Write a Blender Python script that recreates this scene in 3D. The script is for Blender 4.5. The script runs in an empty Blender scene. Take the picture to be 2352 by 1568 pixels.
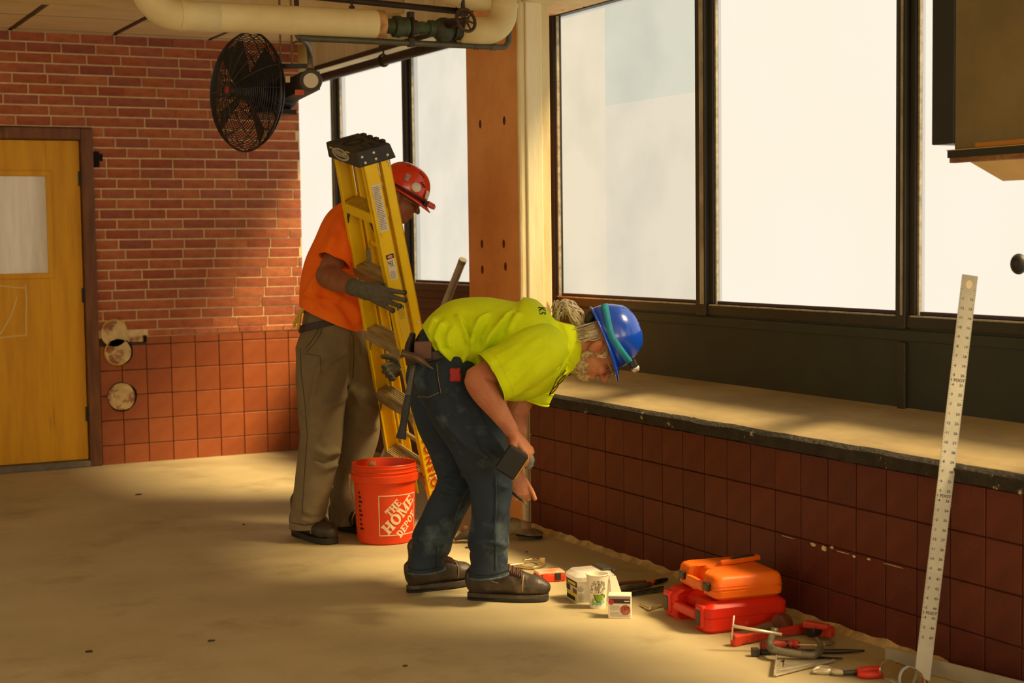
import bpy, bmesh, math, random
import numpy as np
from mathutils import Vector, Matrix, noise
from mathutils.bvhtree import BVHTree

random.seed(7)
SC = bpy.context.scene
COL = SC.collection

# ------------------------------------------------------------------ camera
YAW, PITCH, ROLL, FPX = 0.4777, 0.0665, -0.0129, 3580.0
CAM = np.array([0.0, 0.0, 1.4])
_f = np.array([math.sin(YAW) * math.cos(PITCH), math.cos(YAW) * math.cos(PITCH), -math.sin(PITCH)])
_r0 = np.array([math.cos(YAW), -math.sin(YAW), 0.0])
_u0 = np.cross(_r0, _f)
_r = math.cos(ROLL) * _r0 + math.sin(ROLL) * _u0
_u = -math.sin(ROLL) * _r0 + math.cos(ROLL) * _u0
cam_data = bpy.data.cameras.new('camera')
cam_data.sensor_width = 36.0
cam_data.lens = 36.0 * FPX / 2352.0
cam_data.clip_start, cam_data.clip_end = 0.05, 200
cam_data.dof.use_dof = True
cam_data.dof.focus_distance = 6.3
cam_data.dof.aperture_fstop = 3.5
cam = bpy.data.objects.new('camera', cam_data)
COL.objects.link(cam)
cam.matrix_world = Matrix(((_r[0], _u[0], -_f[0], CAM[0]), (_r[1], _u[1], -_f[1], CAM[1]), (_r[2], _u[2], -_f[2], CAM[2]), (0, 0, 0, 1)))
SC.camera = cam

# ------------------------------------------------------------------ world, sun, exposure
wd = bpy.data.worlds.new('hazy_daylight'); SC.world = wd; wd.use_nodes = True
wd.node_tree.nodes['Background'].inputs[0].default_value = (1.0, 0.93, 0.82, 1)
wd.node_tree.nodes['Background'].inputs[1].default_value = 0.72
sun = bpy.data.lights.new('sun', 'SUN'); sun.energy = 21.0; sun.angle = math.radians(15); sun.color = (1.0, 0.80, 0.48)
sun_o = bpy.data.objects.new('sun', sun); COL.objects.link(sun_o)
_sd = Vector((-0.60, 0.46, -0.96)).normalized()
sun_o.rotation_euler = _sd.to_track_quat('-Z', 'Y').to_euler(); sun_o.location = (9, 5, 8)
PANE_E = 0.84
vs = SC.view_settings
vs.view_transform = 'Standard'; vs.look = 'None'; vs.gamma = 1.0; vs.use_curve_mapping = False
vs.exposure = 0.32
SC.cycles.use_denoising = True
SC.cycles.use_adaptive_sampling = True
SC.cycles.adaptive_threshold = 0.03
SC.cycles.max_bounces = 7
SC.cycles.diffuse_bounces = 4
SC.cycles.sample_clamp_indirect = 6.0

# ------------------------------------------------------------------ measuring helpers
def ray(x, y): return _f + _r * (x - 1176) / FPX - _u * (y - 784) / FPX
def at(x, y, dep): return CAM + ray(x, y) * dep
def onz(x, y, z=0.0):
    d = ray(x, y); return CAM + d * ((z - CAM[2]) / d[2])
def onx(x, y, X):
    d = ray(x, y); return CAM + d * (X / d[0])
def ony(x, y, Y):
    d = ray(x, y); return CAM + d * (Y / d[1])
def proj(P):
    d = np.asarray(P, float) - CAM; z = d @ _f
    return 1176 + FPX * (d @ _r) / z, 784 - FPX * (d @ _u) / z
A_H = np.array([math.cos(YAW), -math.sin(YAW), 0.0])      # sideways, level
B_H = np.array([math.sin(YAW), math.cos(YAW), 0.0])       # away, level
UP = np.array([0.0, 0.0, 1.0])
def nrm(v):
    v = np.asarray(v, float); return v / (np.linalg.norm(v) + 1e-12)

# ------------------------------------------------------------------ mesh builder
class MB:
    def __init__(s): s.v = []; s.f = []; s.m = []; s.cur = 0
    def add(s, vs_, fs):
        o = len(s.v); s.v += [tuple(map(float, p)) for p in vs_]
        for q in fs: s.f.append([i + o for i in q]); s.m.append(s.cur)
        return s
    def box(s, lo, hi, M=None):
        (a, b, c), (d, e, g) = lo, hi
        P = [(a, b, c), (d, b, c), (d, e, c), (a, e, c), (a, b, g), (d, b, g), (d, e, g), (a, e, g)]
        if M is not None: P = [tuple(M @ Vector(p)) for p in P]
        return s.add(P, [(0, 3, 2, 1), (4, 5, 6, 7), (0, 1, 5, 4), (1, 2, 6, 5), (2, 3, 7, 6), (3, 0, 4, 7)])
    def bar(s, p0, p1, U, V, su, sv, su1=None, sv1=None):
        p0, p1, U, V = map(np.asarray, (p0, p1, U, V)); su1 = su if su1 is None else su1; sv1 = sv if sv1 is None else sv1
        P = []
        for p, a, b in ((p0, su, sv), (p1, su1, sv1)):
            for i, j in ((-1, -1), (1, -1), (1, 1), (-1, 1)): P.append(p + U * i * a / 2 + V * j * b / 2)
        return s.add(P, [(0, 3, 2, 1), (4, 5, 6, 7), (0, 1, 5, 4), (1, 2, 6, 5), (2, 3, 7, 6), (3, 0, 4, 7)])
    def tube(s, pts, r, n=12, caps=True, side=None, closed=False):
        pts = [np.asarray(p, float) for p in pts]; k = len(pts)
        rr = [r] * k if np.isscalar(r) else list(r)
        V = []; prev = None
        for i, p in enumerate(pts):
            if closed: t = pts[(i + 1) % k] - pts[i - 1]
            else: t = pts[min(i + 1, k - 1)] - pts[max(i - 1, 0)]
            t = nrm(t)
            if side is not None:
                a = np.asarray(side, float)
            elif prev is None:
                a = np.array([0, 0, 1.0]) if abs(t[2]) < .9 else np.array([1.0, 0, 0])
            else: a = prev
            a = nrm(a - t * (a @ t)); b = np.cross(t, a); prev = a
            q = rr[i]; ra, rb = (q, q) if np.isscalar(q) else q
            for j in range(n):
                th = 2 * math.pi * j / n; V.append(p + a * ra * math.cos(th) + b * rb * math.sin(th))
        F = []
        for i in range(k if closed else k - 1):
            i2 = (i + 1) % k
            for j in range(n):
                j2 = (j + 1) % n; F.append((i * n + j, i * n + j2, i2 * n + j2, i2 * n + j))
        if caps and not closed: F.append(tuple(range(n - 1, -1, -1))); F.append(tuple((k - 1) * n + j for j in range(n)))
        return s.add(V, F)
    def lathe(s, prof, n=24, M=None, caps=True):
        V = []; F = []; k = len(prof)
        for (r, z) in prof:
            for j in range(n):
                th = 2 * math.pi * j / n; V.append((r * math.cos(th), r * math.sin(th), z))
        for i in range(k - 1):
            for j in range(n):
                j2 = (j + 1) % n; F.append((i * n + j, i * n + j2, (i + 1) * n + j2, (i + 1) * n + j))
        if caps: F.append(tuple(range(n - 1, -1, -1))); F.append(tuple((k - 1) * n + j for j in range(n)))
        if M is not None: V = [tuple(M @ Vector(p)) for p in V]
        return s.add(V, F)
    def prism(s, poly, z0, z1, M=None):
        n = len(poly); V = [(x, y, z0) for x, y in poly] + [(x, y, z1) for x, y in poly]
        F = [tuple(range(n - 1, -1, -1)), tuple(range(n, 2 * n))] + [(i, (i + 1) % n, n + (i + 1) % n, n + i) for i in range(n)]
        if M is not None: V = [tuple(M @ Vector(p)) for p in V]
        return s.add(V, F)
    def ell(s, c, R3, n=16, m=10):
        """ellipsoid, R3: 3x3 columns are the scaled half axes"""
        V = []; F = []; R3 = np.asarray(R3, float); c = np.asarray(c, float)
        for i in range(1, m):
            ph = math.pi * i / m
            for j in range(n):
                th = 2 * math.pi * j / n
                V.append(c + R3 @ np.array([math.sin(ph) * math.cos(th), math.sin(ph) * math.sin(th), math.cos(ph)]))
        V.append(c + R3[:, 2]); V.append(c - R3[:, 2]); T, B = len(V) - 2, len(V) - 1
        for i in range(m - 2):
            for j in range(n):
                j2 = (j + 1) % n; F.append((i * n + j, (i + 1) * n + j, (i + 1) * n + j2, i * n + j2))
        for j in range(n):
            j2 = (j + 1) % n; F.append((T, j, j2)); F.append((B, (m - 2) * n + j2, (m - 2) * n + j))
        return s.add(V, F)
    def quad(s, a, b, c, d): return s.add([a, b, c, d], [(0, 1, 2, 3)])
    def mesh(s, name):
        me = bpy.data.meshes.new(name); me.from_pydata(s.v, [], s.f)
        if any(s.m): me.polygons.foreach_set('material_index', s.m)
        me.validate(); me.update(); return me

def catmull(pts, rad, sub=5):
    pts = [np.asarray(p, float) for p in pts]; R = [np.atleast_1d(np.asarray(q, float)) for q in rad]
    P = [2 * pts[0] - pts[1]] + pts + [2 * pts[-1] - pts[-2]]; Q = [R[0]] + R + [R[-1]]
    op, orr = [], []
    for i in range(1, len(P) - 2):
        for k in range(sub):
            t = k / sub
            h = lambda a, b, c, d: .5 * ((2 * b) + (-a + c) * t + (2 * a - 5 * b + 4 * c - d) * t * t + (-a + 3 * b - 3 * c + d) * t ** 3)
            op.append(h(P[i - 1], P[i], P[i + 1], P[i + 2])); orr.append(h(Q[i - 1], Q[i], Q[i + 1], Q[i + 2]))
    op.append(pts[-1]); orr.append(R[-1])
    return op, [tuple(q) if len(q) > 1 else float(q[0]) for q in orr]

def limb(mb, pts, rad, side=None, n=16, sub=5, round_ends=True):
    p, r = catmull(pts, rad, sub)
    if round_ends:
        for e in (0, -1):
            a = p[e]; b = p[1] if e == 0 else p[-2]; t = nrm(a - b); q = r[e]; m = min(q) if not np.isscalar(q) else q
            ex, er = [], []
            for g in (35, 65, 88):
                ex.append(a + t * m * math.sin(math.radians(g)) * .8); c = math.cos(math.radians(g))
                er.append(tuple(x * c for x in q) if not np.isscalar(q) else q * c)
            if e == 0: p = ex[::-1] + p; r = er[::-1] + r
            else: p = p + ex; r = r + er
    mb.tube(p, r, n=n, side=side)

# ------------------------------------------------------------------ object helpers
def obj(name, mb, mat, parent=None, smooth=False, bevel=0, seg=2, M=None, auto=None):
    me = mb.mesh(name) if isinstance(mb, MB) else mb
    o = bpy.data.objects.new(name, me); COL.objects.link(o)
    for m in (mat if isinstance(mat, (list, tuple)) else [mat]): me.materials.append(m)
    if smooth: me.polygons.foreach_set('use_smooth', [True] * len(me.polygons))
    if bevel:
        b = o.modifiers.new('bevel', 'BEVEL'); b.width = bevel; b.segments = seg; b.limit_method = 'ANGLE'; b.angle_limit = math.radians(40)
    if auto is not None:
        me.polygons.foreach_set('use_smooth', [True] * len(me.polygons)); me.set_sharp_from_angle(angle=math.radians(auto))
    if M is not None: o.matrix_world = M
    if parent is not None: o.parent = parent
    return o
def tag(o, label=None, cat=None, group=None, kind=None):
    if label: o['label'] = label
    if cat: o['category'] = cat
    if group: o['group'] = group
    if kind: o['kind'] = kind
    return o
def empty(name, M=None, label=None, cat=None, group=None, kind=None):
    o = bpy.data.objects.new(name, None); COL.objects.link(o); o.empty_display_size = .1
    if M is not None: o.matrix_world = M if isinstance(M, Matrix) else Matrix.Translation(Vector(M))
    return tag(o, label, cat, group, kind)
def struct(name, mb, mat, **k):
    return tag(obj(name, mb, mat, **k), kind='structure')
def frame(o, x, y, z):
    M = Matrix.Identity(4)
    for j, a in enumerate((x, y, z)):
        for i in range(3): M[i][j] = float(a[i])
    for i in range(3): M[i][3] = float(o[i])
    return M
def axis_frame(o, z, hint=(0, 0, 1)):
    z = nrm(z); h = np.asarray(hint, float)
    if abs(z @ nrm(h)) > .95: h = np.array([1.0, 0, 0])
    x = nrm(np.cross(h, z)); return frame(o, x, np.cross(z, x), z)

def evaluated(ob):
    dg = bpy.context.evaluated_depsgraph_get()
    me = bpy.data.meshes.new_from_object(ob.evaluated_get(dg))
    old = ob.data; bpy.data.objects.remove(ob); bpy.data.meshes.remove(old); return me
def remesh(mb, vox, sm=6, fac=.5):
    me = mb.mesh('tmp'); o = bpy.data.objects.new('tmp', me); COL.objects.link(o)
    m = o.modifiers.new('r', 'REMESH'); m.mode = 'VOXEL'; m.voxel_size = vox; m.use_smooth_shade = True
    if sm:
        s2 = o.modifiers.new('s', 'SMOOTH'); s2.iterations = sm; s2.factor = fac
    return evaluated(o)
def verts(me):
    a = np.empty(len(me.vertices) * 3); me.vertices.foreach_get('co', a); return a.reshape(-1, 3)
def normals(me):
    a = np.empty(len(me.vertices) * 3); me.vertices.foreach_get('normal', a); return a.reshape(-1, 3)
def setverts(me, a):
    me.vertices.foreach_set('co', np.ascontiguousarray(a).ravel()); me.update()
def pxy(P):
    d = P - CAM; z = d @ _f
    return np.stack([1176 + FPX * (d @ _r) / z, 784 - FPX * (d @ _u) / z], 1)
def folds(me, lines, side=None, cut=.05):
    """raise soft cloth ridges (amp>0) or furrows (amp<0) along polylines on the side of the garment turned to SIDE"""
    V = verts(me); N = normals(me); Q = pxy(V); s = -(_f if side is None else np.asarray(side))
    face = np.clip((N @ s - cut) / .3, 0, 1)
    D = np.zeros(len(V))
    for amp, wid, pl in lines:
        best = np.full(len(V), 1e9); pl = np.asarray(pl, float); tt = np.zeros(len(V))
        L = len(pl) - 1
        for i in range(L):
            a, b = pl[i], pl[i + 1]; ab = b - a
            t = np.clip(((Q - a) @ ab) / (ab @ ab), 0, 1); d = np.linalg.norm(Q - a - t[:, None] * ab, axis=1)
            m = d < best; best[m] = d[m]; tt[m] = (i + t[m]) / L
        D += 1.8 * amp * np.exp(-(best / wid) ** 2) * np.clip(4 * tt + .25, 0, 1) * np.clip(4 * (1 - tt) + .25, 0, 1)
    setverts(me, V + N * (D * face)[:, None])
class Skin:
    """finds points on a finished garment or shell so seams and prints can be laid on it"""
    def __init__(s, me):
        s.t = BVHTree.FromPolygons([v.co for v in me.vertices], [p.vertices[:] for p in me.polygons])
    def __call__(s, px, py, lift=.001):
        h = s.t.ray_cast(Vector(CAM), Vector(ray(px, py)).normalized())
        if h[0] is None: return None
        n = h[1] if h[1].dot(Vector(_f)) < 0 else -h[1]
        return np.array(h[0] + n * lift)
    def line(s, pix, r_, lift=.0005, n=5, step=5):
        pts = []
        for (a, b), (c, d) in zip(pix[:-1], pix[1:]):
            k = max(1, int(math.hypot(c - a, d - b) / step))
            for i in range(k): pts.append((a + (c - a) * i / k, b + (d - b) * i / k))
        pts.append(pix[-1]); P = [s(x, y, lift) for x, y in pts]; P = [p for p in P if p is not None]
        q = MB()
        if len(P) > 1: q.tube(P, r_, n)
        return q
def crumple(me, amp, scale, seed=0, stretch=(1, 1, 1)):
    V = verts(me); N = normals(me); st = np.asarray(stretch) * scale
    d = np.array([noise.noise(Vector((p * st + seed).tolist())) for p in V]); setverts(me, V + N * (d * amp)[:, None])

# ------------------------------------------------------------------ materials
def S(r, g, b):
    return tuple(((c / 255) / 12.92 if c / 255 <= .04045 else ((c / 255 + .055) / 1.055) ** 2.4) for c in (r, g, b)) + (1,)
_mats = {}
def mat(name, c1, c2=None, scale=6.0, rough=.6, metal=0.0, bump=0.0, bscale=80.0, detail=4.0, stretch=(1, 1, 1), rnd=None, lo=.35, hi=.65, spec=.5, c3=None, c3scale=3.0, c3lo=.62, c3hi=.72, trans=0, alpha=None, sss=0, coat=0, coords='Object', bstretch=None):
    if name in _mats: return _mats[name]
    m = bpy.data.materials.new(name); m.use_nodes = True; nt = m.node_tree; N, L = nt.nodes, nt.links
    p = N['Principled BSDF']; p.inputs['Roughness'].default_value = rough; p.inputs['Metallic'].default_value = metal
    p.inputs['Specular IOR Level'].default_value = spec; p.inputs['Base Color'].default_value = c1
    if trans: p.inputs['Transmission Weight'].default_value = trans
    if alpha is not None: p.inputs['Alpha'].default_value = alpha
    if coat: p.inputs['Coat Weight'].default_value = coat
    if sss:
        p.inputs['Subsurface Weight'].default_value = sss; p.inputs['Subsurface Radius'].default_value = (.02, .008, .004); p.inputs['Subsurface Scale'].default_value = .3
    tc = N.new('ShaderNodeTexCoord'); mp = N.new('ShaderNodeMapping'); mp.inputs['Scale'].default_value = stretch
    L.new(tc.outputs[coords], mp.inputs[0]); out = None
    if c2 is not None:
        nz = N.new('ShaderNodeTexNoise'); nz.inputs['Scale'].default_value = scale; nz.inputs['Detail'].default_value = detail; nz.inputs['Roughness'].default_value = .6
        L.new(mp.outputs[0], nz.inputs['Vector'])
        cr = N.new('ShaderNodeValToRGB'); cr.color_ramp.elements[0].position = lo; cr.color_ramp.elements[1].position = hi
        cr.color_ramp.elements[0].color = c1; cr.color_ramp.elements[1].color = c2
        L.new(nz.outputs['Fac'], cr.inputs[0]); out = cr.outputs[0]
    if c3 is not None:
        n3 = N.new('ShaderNodeTexNoise'); n3.inputs['Scale'].default_value = c3scale; n3.inputs['Detail'].default_value = 6; n3.inputs['Roughness'].default_value = .65
        L.new(mp.outputs[0], n3.inputs['Vector']); mr = N.new('ShaderNodeMapRange'); mr.inputs[1].default_value = c3lo; mr.inputs[2].default_value = c3hi
        L.new(n3.outputs['Fac'], mr.inputs[0]); mx = N.new('ShaderNodeMix'); mx.data_type = 'RGBA'
        L.new(mr.outputs[0], mx.inputs['Factor'])
        if out is not None: L.new(out, mx.inputs['A'])
        else: mx.inputs['A'].default_value = c1
        mx.inputs['B'].default_value = c3; out = mx.outputs['Result']
    if rnd is not None:
        oi = N.new('ShaderNodeObjectInfo'); cr = N.new('ShaderNodeValToRGB'); el = cr.color_ramp.elements
        el[0].color = rnd[0]; el[0].position = 0; el[1].color = rnd[-1]; el[1].position = 1
        for i, c in enumerate(rnd[1:-1]): e = el.new((i + 1) / (len(rnd) - 1)); e.color = c
        L.new(oi.outputs['Random'], cr.inputs[0])
        if out is None: out = cr.outputs[0]
        else:
            mx = N.new('ShaderNodeMix'); mx.data_type = 'RGBA'; mx.blend_type = 'MULTIPLY'; mx.inputs['Factor'].default_value = 1
            L.new(out, mx.inputs['A']); L.new(cr.outputs[0], mx.inputs['B']); out = mx.outputs['Result']
    if out is not None: L.new(out, p.inputs['Base Color'])
    if bump:
        nb = N.new('ShaderNodeTexNoise'); nb.inputs['Scale'].default_value = bscale; nb.inputs['Detail'].default_value = 5
        if bstretch:
            m2 = N.new('ShaderNodeMapping'); m2.inputs['Scale'].default_value = bstretch; L.new(tc.outputs[coords], m2.inputs[0]); L.new(m2.outputs[0], nb.inputs['Vector'])
        else: L.new(mp.outputs[0], nb.inputs['Vector'])
        bp = N.new('ShaderNodeBump'); bp.inputs['Strength'].default_value = bump; bp.inputs['Distance'].default_value = .01
        L.new(nb.outputs['Fac'], bp.inputs['Height']); L.new(bp.outputs[0], p.inputs['Normal'])
    _mats[name] = m; return m

def text_mesh(s, size=1.0, offset=0.0, shear=0.0, spacing=1.0, extrude=0.0):
    cu = bpy.data.curves.new('t', 'FONT'); cu.body = s; cu.size = size; cu.offset = offset; cu.shear = shear; cu.space_character = spacing
    cu.extrude = extrude; cu.align_x = 'CENTER'; cu.align_y = 'CENTER'; cu.resolution_u = 3
    o = bpy.data.objects.new('t', cu); COL.objects.link(o); dg = bpy.context.evaluated_depsgraph_get()
    me = bpy.data.meshes.new_from_object(o.evaluated_get(dg)); bpy.data.objects.remove(o); bpy.data.curves.remove(cu)
    mb = MB(); mb.v = [tuple(v.co) for v in me.vertices]; mb.f = [list(p.vertices) for p in me.polygons]; mb.m = [0] * len(mb.f)
    bpy.data.meshes.remove(me); return mb
def xf(mb, M):
    mb.v = [tuple(M @ Vector(p)) for p in mb.v]; return mb
def join(a, b):
    o = len(a.v); a.v += b.v; a.f += [[i + o for i in q] for q in b.f]; a.m += b.m; return a
def arc(c, r, a0, a1, n, e1, e2):
    c, e1, e2 = map(lambda q: np.asarray(q, float), (c, e1, e2))
    return [c + e1 * r * math.cos(t) + e2 * r * math.sin(t) for t in np.linspace(a0, a1, n)]
# ------------------------------------------------------------------ material set for the room
m_floor = mat('worn_concrete_floor', S(188, 173, 134), S(172, 157, 119), scale=1.6, rough=.62, bump=.12, bscale=45, c3=S(140, 122, 84), c3scale=1.7, c3lo=.54, c3hi=.78, spec=.3)
m_mortar = mat('mortar', S(236, 212, 160), S(218, 190, 138), scale=30, rough=.95, bump=.4, bscale=120)
m_brick = mat('red_brick', S(255, 255, 255), S(215, 200, 195), scale=14, rough=.9, bump=.5, bscale=140, coords='Object',
              rnd=[S(180, 100, 62), S(194, 114, 70), S(168, 88, 58), S(202, 122, 76), S(158, 90, 68), S(188, 106, 64), S(176, 104, 78)])
m_tile = mat('quarry_tile_back', S(255, 255, 255), S(235, 225, 220), scale=9, rough=.42, bump=.08, bscale=60,
             rnd=[S(162, 88, 48), S(168, 94, 51), S(154, 82, 45), S(174, 98, 55)], spec=.4)
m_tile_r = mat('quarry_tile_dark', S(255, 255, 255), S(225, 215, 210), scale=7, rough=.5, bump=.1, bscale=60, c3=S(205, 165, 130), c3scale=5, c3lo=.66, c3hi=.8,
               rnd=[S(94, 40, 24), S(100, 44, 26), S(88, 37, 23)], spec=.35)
m_grout = mat('dark_grout', S(92, 70, 52), S(70, 54, 42), scale=20, rough=.95)
m_grout_r = mat('brown_grout', S(86, 46, 30), S(62, 34, 24), scale=14, rough=.95)
m_cream = mat('cream_paint', S(226, 202, 146), S(206, 178, 120), scale=3, rough=.7, bump=.2, bscale=40)
m_cream_old = mat('flaking_cream_paint', S(232, 216, 172), S(214, 192, 140), scale=6, rough=.8, bump=.6, bscale=18, c3=S(150, 124, 78), c3scale=14, c3lo=.64, c3hi=.7, stretch=(1, 1, .25))
m_col = mat('brown_plaster', S(240, 172, 102), S(224, 156, 88), scale=3.5, rough=.85, bump=.25, bscale=50, c3=S(246, 194, 132), c3scale=2.2)
m_dark = mat('dark_bronze_frame', S(52, 46, 34), S(42, 38, 28), scale=5, rough=.45, spec=.4, bump=.05)
m_panel = mat('dark_green_panel', S(46, 49, 34), S(38, 41, 29), scale=4, rough=.6, bump=.1, bscale=50)
m_panel_b = mat('dark_brown_panel', S(88, 54, 36), S(76, 46, 30), scale=4, rough=.65, bump=.1, bscale=50)
m_alu = mat('aluminium_edge', S(196, 186, 160), S(150, 140, 116), scale=30, rough=.45, metal=.6)
m_gask = mat('window_gasket', S(70, 52, 58), rough=.6)
m_ledge = mat('troweled_cement', S(166, 148, 108), S(138, 121, 86), scale=5, rough=.85, bump=.3, bscale=30, stretch=(1.0, .35, 1), c3=S(150, 128, 84), c3scale=3, c3lo=.58, c3hi=.75)
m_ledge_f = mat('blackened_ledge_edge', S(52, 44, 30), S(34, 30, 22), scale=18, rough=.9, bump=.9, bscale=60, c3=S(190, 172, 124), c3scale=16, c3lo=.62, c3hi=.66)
m_ceil = mat('acoustic_panel', S(226, 202, 152), S(216, 190, 138), scale=5, rough=.9, bump=.1, bscale=200)
m_grid = mat('brown_ceiling_grid', S(70, 50, 34), rough=.6)
m_door = mat('yellow_oak_door', S(232, 172, 20), S(214, 152, 16), scale=3.0, rough=.5, stretch=(6, 1, .6), bump=.06, bscale=40, spec=.35, c3=S(146, 102, 26), c3scale=2.2, c3lo=.66, c3hi=.8)
m_wood = mat('stained_oak_frame', S(126, 76, 34), S(90, 50, 22), scale=5, rough=.55, stretch=(5, 5, .7), bump=.2, bscale=30, c3=S(170, 120, 62), c3scale=4)
m_glass_door = mat('door_glass_reflection', S(250, 247, 236), S(226, 222, 206), scale=2.4, rough=.25, stretch=(5, 1, .5))  # reflections of the windows put into the glass colour as pale streaks
m_black = mat('black_metal', S(26, 22, 18), S(34, 28, 22), scale=20, rough=.5)
m_steel_grey = mat('grey_threshold', S(132, 124, 108), S(112, 104, 90), scale=12, rough=.6, metal=.2)
m_wall = mat('plain_wall', S(196, 168, 118), S(182, 152, 104), scale=2, rough=.9)

XW, XT, YB = 3.9, 3.507, 9.87
# ------------------------------------------------------------------ floor, ceiling, unseen walls
mb = MB(); mb.box((-4, -4, -.1), (4.05, 12.0, 0)); struct('floor', mb, m_floor)
mb = MB(); mb.box((-4, -4, 2.76), (4.05, 8.3, 2.86)); mb.box((-4, 8.3, 2.705), (4.05, 12.0, 2.86)); ceil_o = struct('ceiling', mb, m_cream)
g = MB()
for x in (.487, 1.097, 1.707, 2.337, 2.947, 3.5): g.box((x - .013, 8.74, 2.692), (x + .013, YB + .02, 2.703))
for y in (9.18, 9.79): g.box((-.1, y - .006, 2.694), (3.55, y + .006, 2.7025))
obj('ceiling_grid', g, m_grid, ceil_o)
pm = MB(); pm.box((-.29, -.295, 0), (.29, .295, .01)); pm = pm.mesh('ceiling_panel')
pm.materials.append(m_ceil)
for cx in (.792, 1.402, 2.022, 2.642, 3.22):
    for cy in (8.88, 9.485):
        o = bpy.data.objects.new('ceiling_panel', pm); COL.objects.link(o); o.location = (cx, cy, 2.694); o.parent = ceil_o
mb = MB(); mb.box((-.2, 9.80, 2.692), (3.55, 9.868, 2.7025)); obj('ceiling_edge_panel', mb, m_ceil, ceil_o)
mb = MB(); mb.box((-4, 8.28, 2.688), (3.62, 8.735, 2.80)); struct('beam_crosswise', mb, m_cream, bevel=.01)
mb = MB(); mb.box((3.52, -3.9, 2.52), (4.0, 6.68, 2.80)); mb.box((3.62, 6.68, 2.52), (4.0, 11.9, 2.80)); struct('beam_over_windows', mb, m_cream_old, bevel=.012)
mb = MB(); mb.box((-4.1, -4, 0), (-4, 12, 1.0)); mb.box((-4.1, -4, 2.5), (-4, 12, 2.8)); mb.box((-4.1, -4, 1), (-4, 0, 2.5)); mb.box((-4.1, 9, 1), (-4, 12, 2.5)); struct('wall_left', mb, m_wall)
mb = MB(); mb.box((-4, -4.1, 0), (4.05, -4, 1.0)); mb.box((-4, -4.1, 2.5), (4.05, -4, 2.8)); mb.box((-4, -4.1, 1), (-2, -4, 2.5)); mb.box((3, -4.1, 1), (4.05, -4, 2.5)); struct('wall_behind_camera', mb, m_wall)

# ------------------------------------------------------------------ back wall: brick over quarry tile
mb = MB()
mb.box((-4, YB + .0035, 2.118), (3.545, YB + .2, 2.71)); mb.box((2.187, YB + .0035, .80), (3.545, YB + .2, 2.118)); mb.box((-4, YB + .0035, 0), (1.05, YB + .2, 2.118))
wall_back = struct('wall_back', mb, m_mortar)
mb = MB(); mb.box((2.187, YB + .008, 0), (3.545, YB + .1, .802)); obj('grout_bed', mb, m_grout, wall_back)
PB, ZB0 = .0637, 1.610
def brick_mesh(L, H):
    key = (round(L, 3), round(H, 4))
    if key not in _bm:
        q = MB(); q.box((-L / 2, 0, -H / 2), (L / 2, .05, H / 2)); me = q.mesh('brick'); me.materials.append(m_brick)
        _bm[key] = me
    return _bm[key]
_bm = {}
rng = random.Random(11)
JT = .0095
row = 0
z = ZB0 - 12 * PB
while z < 2.69:
    if z > .84:
        h = min(PB, 2.70 - z) - JT
        x0 = 2.187 if z + PB / 2 < 2.118 else 1.52
        x1 = 3.545
        if h > .02:
            L = .2105
            off = (.105 if row % 2 else .0) + rng.uniform(-.03, .03)
            x = 1.30 - off
            while x < x1:
                a, b = max(x, x0), min(x + L - JT, x1 - .002)
                if b - a > .02:
                    o = bpy.data.objects.new('brick', brick_mesh(b - a, h)); COL.objects.link(o)
                    o.location = ((a + b) / 2, YB + rng.uniform(-.0025, .001), z + JT / 2 + h / 2); o.parent = wall_back
                x += L if rng.random() > .12 else L * .75
    z += PB; row += 1
# ledge course and tiles
for i in range(7):
    a = 2.50 + i * .15; b = min(a + .147, 3.545)
    q = MB(); q.box((a, YB - .004, .805), (b, YB + .05, .842)); obj('brick', q, m_brick, wall_back, bevel=.004)
TP = .158
def wall_tile(name, lo, hi, m, par, bev=.0025):
    q = MB(); c = [(lo[i] + hi[i]) / 2 for i in range(3)]
    q.box([lo[i] - c[i] for i in range(3)], [hi[i] - c[i] for i in range(3)])
    o = obj(name, q, m, par, bevel=bev, seg=1); o.location = c; return o
for k in range(-4, 6):
    a = 2.805 + k * TP; b = a + TP - .0045; a = max(a, 2.19); b = min(b, 3.543)
    if b - a < .02: continue
    for r_ in range(-1, 5):
        z0 = .122 + r_ * TP; z1 = z0 + TP - .0045; z0 = max(z0, .0)
        if r_ == 4:
            if a < 2.48: continue
            z1 = .80
        wall_tile('tile', (a, YB + rng.uniform(-.001, .0015), z0), (b, YB + .04, z1), m_tile, wall_back)
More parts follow.
